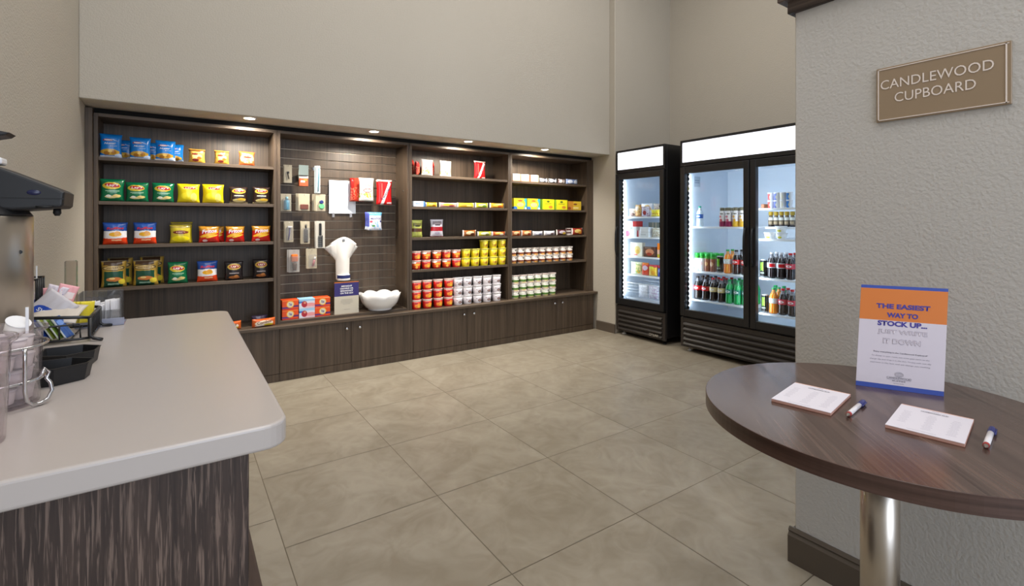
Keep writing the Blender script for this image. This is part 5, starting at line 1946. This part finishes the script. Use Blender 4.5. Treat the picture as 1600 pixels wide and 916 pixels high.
mt_sw = label_mat('white_cocoa_packet_print', (196, 190, 194), [('ell', .5, .42, .36, .16, (30, 70, 170)), ('ell', .5, .20, .25, .03, (120, 130, 190))], .35)
packet('cocoa_packet', 'white packet with blue oval leaning in the black basket', 'packet', 'packets in the black wire basket', (-.312, 1.728, ZK + .040), .080, .094, .004, mt_sw, -.35, math.radians(42), math.radians(-12),
       [("SWISS", .5, .42, .5, .10, INK_W, .01, 0, 0)])
packet('cocoa_packet', 'cream packet lying over the tea packets in the black basket', 'packet', 'packets in the black wire basket', (-.268, 1.695, ZK + .050), .10, .08, .004, plain('cream_packet', (206, 196, 184), .4), -1.1, .15, math.radians(-10))
cols = [(60, 110, 50), (30, 90, 60), (110, 140, 50), (40, 120, 100), (20, 90, 80), (60, 100, 170), (30, 60, 140), (50, 130, 120), (90, 120, 60), (150, 160, 60)]
for i in range(16):
    x = -.415 + i * .0125
    c = cols[(i * 3) % 10]
    m = label_mat('tea_packet_%d_%d' % (c[0], c[1]), c, [('rect', .06, .5, .05, .6, (200, 206, 200)), ('rect', .95, .5, .04, .6, (190, 200, 196)), ('ell', .5, .7, .3, .12, tuple(min(255, v + 60) for v in c))], .35)
    packet('tea_packet', '%s tea packet standing %s in the black basket' % (('green', 'dark green', 'olive', 'teal green', 'deep teal', 'blue', 'navy', 'sea green', 'moss green', 'lime')[(i * 3) % 10], ORD[i] if i < 10 else 'near the right end'),
           'tea packet', 'tea packets in the black basket', (x, 1.668 + (i % 2) * .004, ZK + .012), .046, .062, .0018, m, -.55, 0, math.radians(74))
for i in range(5):
    packet('sweetener_packet', 'yellow sweetener packet in the black basket, %s' % ORD[i], 'packet', 'yellow sweetener packets', (-.243 + i * .0085, 1.79 - i * .003, ZK + .028), .036, .058, .003,
           plain('yellow_packet', (226, 206, 50), .4), -.05, .08, math.radians(10 + i * 6))
for i in range(6):
    col = (236, 170, 176) if i % 2 else (226, 216, 226)
    m = label_mat('sweet_%d' % (i % 2), col, [('rect', .5, .5, .35, .16, (60, 80, 170) if i % 2 == 0 else (240, 226, 228))], .4)
    packet('sweetener_packet', '%s sweetener packet at back of the black basket, %s' % (('white and blue', 'pink')[i % 2], ORD[i]), 'packet', 'pink and blue sweetener packets', (-.305 + i * .0085, 1.825 - (i % 3) * .012, ZK + .062 + (i % 3) * .008), .045, .056, .003,
           m, -.15, (i % 3 - 1) * .35, math.radians(-20 + i * 8))
for i in range(4):
    b = B()
    b.box(-.335 + i * .006, -.332 + i * .006, 1.80 + i * .005, 1.803 + i * .005, ZK + .07, ZK + .178 + i * .003)
    tag(obj('stir_stick', b, M_white, (-.333 + i * .006, 1.801 + i * .005, ZK + .07)), 'white stir stick standing in the raised bin, %s' % ORD[i], 'stir stick', 'white stir sticks')
# tall clear holder and clear packet box
b = B()
b.box(-.273, -.247, 1.905, 1.94, ZK, ZK + .192, .003)
tag(obj('stirrer_holder', b, glass('smoked_acrylic', (232, 228, 222), milk=.05, ior=1.7), (-.26, 1.92, ZK)), 'tall narrow clear acrylic holder behind the black basket', 'holder')
t = thing('packet_holder', 'clear acrylic box of white sugar packets beside the black basket', 'holder', (-.185, 1.905, ZK))
b = B()
x0, x1, y0, y1, z1 = -.238, -.140, 1.868, 1.940, ZK + .098
for bb_ in ((x0, x0 + .004, y0, y1, ZK + .003, z1), (x1 - .004, x1, y0, y1, ZK + .003, z1), (x0, x1, y1 - .004, y1, ZK + .003, z1), (x0, x1, y0, y0 + .004, ZK + .003, ZK + .045)):
    b.box(*bb_, .001)
obj('clear_box', b, glass('clear_box', (226, 226, 226), milk=.08, ior=1.7), parent=t)
b = B()
b.box(x0 - .006, x1 + .008, y0 - .014, y1, ZK, ZK + .003, .001)
b.box(x0 - .006, x1 + .008, y0 - .014, y0 - .011, ZK + .003, ZK + .022, .001)
obj('front_lip', b, glass('lavender_acrylic', (206, 210, 226), milk=.45), parent=t)
random.seed(5)
for i in range(12):
    x = -.228 + (i % 6) * .0145
    y = 1.885 + (i // 6) * .03
    packet('sugar_packet', 'white sugar packet in the clear box, %s row, %s' % (('front', 'back')[i // 6], ORD[i % 6]), 'packet', 'white sugar packets', (x, y, ZK + .006), .034, .055 + random.random() * .014, .002,
           plain('sugar_white', (232, 230, 232), .5), 0, 0, math.radians(60 + random.uniform(-9, 9)))

# ------------------------------------------------------------------ round table
TC = (1.427, .4855)
t = thing('round_table', 'round brown wood table on one steel post against the column wall', 'table', (TC[0], TC[1], 0))
b = B()
b.lathe([(.396, .7235), (.3985, .7245), (.3985, .759), (.3975, .76)], (TC[0], TC[1], 0), 128)
b.bm.normal_update()
for f in b.bm.faces:
    f.smooth = False
    f.material_index = 0 if f.calc_center_median().z > .7597 else 1
top = obj('tabletop', b, [M_tab, wood('table_edge_band', (60, 42, 36), (92, 70, 62), 'h', 120, 3, rough=.35)], parent=t)
b = B()
b.lathe([(.040, .02), (.040, .716)], (TC[0], TC[1], 0), 48)
b.lathe([(.085, .716), (.085, .7232)], (TC[0], TC[1], 0), 32)
obj('post', b, M_steel, parent=t)
b = B()
b.lathe([(.24, 0), (.24, .008), (.20, .014), (.05, .02)], (TC[0], TC[1], 0.0005), 48)
obj('base_plate', b, M_steel, parent=t)

ZT_ = .7603
# ---- card sign
BL = Vector((1.578, .594, ZT_))
BR = Vector((1.665, .424, ZT_))
U = BR - BL
V = Vector((.037, 0, .281))
Nn = U.cross(V).normalized()     # points away from the reader
if Nn.dot(Vector((1, .5, 0))) < 0:
    Nn = -Nn


def S(s, t_, d=0.0):
    return BL + U * s + V * t_ + Nn * d


def sheet(b, s0, s1, t0_, t1_, d0=0.0, d1=.002):
    q = [S(s0, t0_, d0), S(s1, t0_, d0), S(s1, t1_, d0), S(s0, t1_, d0)]
    r = [S(s0, t0_, d1), S(s1, t0_, d1), S(s1, t1_, d1), S(s0, t1_, d1)]
    vq = [b.bm.verts.new(p) for p in q]
    vr = [b.bm.verts.new(p) for p in r]
    b.bm.faces.new(vq)
    b.bm.faces.new(vr[::-1])
    for i in range(4):
        j = (i + 1) % 4
        b.bm.faces.new((vq[j], vq[i], vr[i], vr[j]))
    return b


t = thing('table_sign', 'orange and white card sign with blue lettering on the round table', 'sign', tuple(BL + U * .5))
ORG = plain('sign_orange', (216, 124, 56), .45)
BLU = plain('sign_blue', (58, 82, 168), .45)
WHT = plain('sign_white', (214, 206, 216), .45)
obj('white_panel', sheet(B(), 0, 1, .045, .66), WHT, parent=t)
obj('orange_panel', sheet(B(), 0, 1, .66, .97), ORG, parent=t)
b = B()
sheet(b, 0, 1, 0, .045)
obj('bottom_stripe', b, BLU, parent=t)
obj('top_stripe', sheet(B(), 0, 1, .97, 1.0), BLU, parent=t)
b = B()
v0 = [S(.2, .8, .003), S(.8, .8, .003), S(.8, .043, .085), S(.2, .043, .085)]
b.quad(*v0)
b.quad(*[p + Nn * .0015 for p in v0[::-1]])
obj('back_stand', b, WHT, parent=t)
uh, vh = U.normalized(), V.normalized()
TM = Matrix(((uh.x, Nn.x, vh.x, 0), (uh.y, Nn.y, vh.y, 0), (uh.z, Nn.z, vh.z, 0), (0, 0, 0, 1)))
W_, H_ = U.length, V.length


def sg(lines, m, name, d=-.0006):
    b = B()
    for (s, cs, ct, w, h, bold) in lines:
        put_text(b, s, S(cs, ct, d), w * W_, h * H_, bold, mat=TM)
    obj(name, b, m, parent=t)


sg([("THE EASIEST", .505, .800, .62, .048, .045), ("WAY TO", .505, .715, .36, .048, .045), ("STOCK UP...", .505, .632, .57, .050, .045)], plain('ink_violet_blue', (70, 62, 150), .45), 'headline')
sg([("JUST WRITE", .51, .548, .57, .052, .03), ("IT DOWN", .51, .462, .43, .052, .03)], plain('outline_grey', (176, 166, 180), .5), 'outline_lettering')
sg([("JUST WRITE", .51, .548, .555, .040, .004), ("IT DOWN", .51, .462, .417, .040, .004)], WHT, 'outline_fill', -.0010)
sg([("Enjoy everything in the Candlewood Cupboard*", .5, .352, .62, .016, .012)], plain('ink_dark_grey', (80, 78, 96), .5), 'bold_line')
sg([("To charge to your room, just write your items on the", .5, .312, .66, .014, 0), ("charge slip and drop it in the slot. To pay cash, just slip", .5, .278, .70, .014, 0), ("payment in the box and we charge you nothing", .5, .246, .68, .014, 0)], plain('ink_mid_grey', (140, 134, 150), .5), 'body_lines')
sg([("CANDLEWOOD", .5, .115, .28, .018, 0), ("SUITES", .5, .088, .15, .011, .01), ("AN IHG HOTEL", .5, .064, .12, .007, 0)], plain('ink_logo', (90, 92, 110), .5), 'logo_lettering')
b = B()
for r_ in (.0085, .0062, .003):
    pts = [S(.5, .150, -.0007) + uh * r_ * 1.1 * math.cos(k * PI / 12) + vh * r_ * .75 * math.sin(k * PI / 12) for k in range(24)]
    b.tube(pts, .00025, 4, closed=True)
sheet(b, .36, .64, .1005, .1015, -.0008, -.0003)
obj('logo_rings', b, plain('ink_logo', (90, 92, 110), .5), parent=t)


# ---- order pads
def pad(cx, cy, ang, label):
    """ang: direction of 'up the page' measured from +X"""
    t = thing('order_pad', label, 'notepad', (cx, cy, ZT_), 'white order pads on the round table')
    R = Matrix.Translation((cx, cy, 0)) @ Matrix.Rotation(ang - PI / 2, 4, 'Z')
    h, w_ = .187, .131

    def flat(b, x0, x1, y0, y1, z0, z1, bev=0):
        q = bmesh.new()
        bmesh.ops.create_cube(q, size=1)
        for v in q.verts:
            v.co = Vector(((x0 + x1) / 2 + v.co.x * (x1 - x0), (y0 + y1) / 2 + v.co.y * (y1 - y0), (z0 + z1) / 2 + v.co.z * (z1 - z0)))
        b.merge(q, mat=R)
    b = B()
    flat(b, -w_ / 2, w_ / 2, -h / 2, h / 2, ZT_, ZT_ + .0015)
    obj('backing_board', b, plain('pad_board', (150, 96, 80), .6), parent=t)
    b = B()
    for k in range(5):
        e = .0003 * (k % 2)
        flat(b, -w_ / 2 + e, w_ / 2 - e, -h / 2 + e, h / 2 - e, ZT_ + .0017 + k * .0011, ZT_ + .0026 + k * .0011)
    flat(b, -w_ / 2, w_ / 2, h / 2 - .006, h / 2, ZT_ + .0015, ZT_ + .0074)
    obj('colored_sheets', b, plain('pad_pink', (214, 170, 156), .6), parent=t)
    b = B()
    flat(b, -w_ / 2, w_ / 2, -h / 2, h / 2 - .007, ZT_ + .0074, ZT_ + .0080)
    sh = obj('top_sheet', b, plain('pad_white', (226, 222, 232), .55), parent=t)
    b = B()
    F = R @ Matrix.Translation((0, 0, ZT_ + .0083)) @ Matrix.Rotation(-PI / 2, 4, 'X')
    F2 = F
    put_text(b, "CUPBOARD SLIP", (0, 0, 0), .050, .0058, .03, mat=F @ Matrix.Translation((0, 0, .064)))
    obj('title_lettering', b, plain('ink_dark_grey', (80, 78, 96), .5), parent=sh)
    b = B()
    put_text(b, "CANDLEWOOD SUITES", (0, 0, 0), .044, .0034, .0, mat=F @ Matrix.Translation((0, 0, .072)))
    flat(b, -.006, .006, .079, .082, ZT_ + .00805, ZT_ + .0082)
    for cx_, n0 in ((-.045, 7), (0, 9), (.042, 9)):
        for k in range(n0 + 3):
            ww = .012 + .008 * ((k * 31 + int(cx_ * 1000)) % 7) / 7
            flat(b, cx_ - ww / 2, cx_ + ww / 2, .040 - k * .0095, .0412 - k * .0095, ZT_ + .00805, ZT_ + .0082)
    flat(b, -.03, .02, -.083, -.0815, ZT_ + .00805, ZT_ + .0082)
    obj('printed_lines', b, plain('pad_print', (186, 182, 196), .6), parent=sh)


pad(1.357, .611, math.radians(9.0), 'white order pad on the left part of the round table')
pad(1.4055, .382, math.radians(8.2), 'white order pad in front of the card sign on the round table')


def pen(p0, p1, label):
    p0, p1 = Vector(p0), Vector(p1)
    d = (p1 - p0).normalized()
    L = (p1 - p0).length
    r = .0056
    t = thing('pen', label, 'pen', tuple((p0 + p1) / 2), 'pens on the round table')
    q = d.to_track_quat('Z', 'Y').to_matrix().to_4x4()

    def seg(a0, a1, prof, name, m, par):
        b = B()
        b2 = B()
        b2.lathe(prof, (0, 0, 0), 18)
        tmp = b2.bm
        bmesh.ops.transform(tmp, matrix=Matrix.Translation(p0 + Vector((0, 0, r + .0003))) @ q, verts=tmp.verts[:])
        b.merge(tmp)
        return obj(name, b, m, parent=par)
    seg(0, 0, [(.0008, 0), (.0012, .002), (.0038, .010), (.0044, .012)], 'tip', plain('pen_tip', (150, 140, 132), .3, .6), t)
    seg(0, 0, [(.0050, .0122), (.0054, .013), (.0054, .021)], 'red_ring', plain('pen_red', (176, 52, 50), .35), t)
    seg(0, 0, [(.0054, .0212), (.0054, L * .73)], 'barrel', plain('pen_white', (226, 222, 226), .3), t)
    cp = seg(0, 0, [(.0058, L * .731), (.0062, L * .75), (.0060, L * .96), (.0048, L)], 'cap', plain('pen_navy', (34, 42, 110), .3), t)
    side = Vector((0, 0, 1)).cross(d).normalized()
    b = B()
    z0 = r + .0003
    b.tube([p0 + d * (L * .98) - side * .0066 + Vector((0, 0, z0)), p0 + d * (L * .70) - side * .0072 + Vector((0, 0, z0))], .0016, 6)
    obj('clip', b, plain('pen_navy', (34, 42, 110), .3), parent=cp)


pen((1.293, .505, ZT_), (1.432, .5215, ZT_), 'white and navy pen lying between the two order pads')
pen((1.341, .277, ZT_), (1.480, .294, ZT_), 'white and navy pen at right of the right order pad')

# ------------------------------------------------------------------ wall sign
ys, ye, z0, z1 = .629, .325, 1.533, 1.7015
t = thing('wall_sign', 'bronze rectangular sign reading CANDLEWOOD CUPBOARD on the column wall', 'sign', (1.828, (ys + ye) / 2, (z0 + z1) / 2))
b = B()
b.box(1.822, 1.8295, ye, ys, z0, z1, .001)
obj('bronze_plate', b, plain('sign_bronze', (150, 130, 106), .38), parent=t)
b = B()
M1 = Matrix.Rotation(-PI / 2, 4, 'Z')
i1, i2 = .0045, .0022
for (a0, a1, c0, c1_) in ((ye + i1, ys - i1, z1 - i1 - i2, z1 - i1), (ye + i1, ys - i1, z0 + i1, z0 + i1 + i2), (ys - i1 - i2, ys - i1, z0 + i1, z1 - i1), (ye + i1 + .004, ye + i1 + .004 + i2 * 1.4, z0 + i1, z1 - i1)):
    b.box(1.8205, 1.8225, a0, a1, c0, c1_)
obj('white_border', b, plain('sign_line', (232, 220, 212), .4), parent=t)
b = B()
t1 = text_bm("CANDLEWOOD", .2585, .0285, 0.0)
b.merge(t1, mat=Matrix.Translation((1.8208, .4880, 1.6475)) @ M1)
t2 = text_bm("CUPBOARD", .186, .0285, 0.0)
b.merge(t2, mat=Matrix.Translation((1.8208, .4880, 1.6030)) @ M1)
obj('raised_lettering', b, plain('sign_line', (232, 220, 212), .4), parent=t)
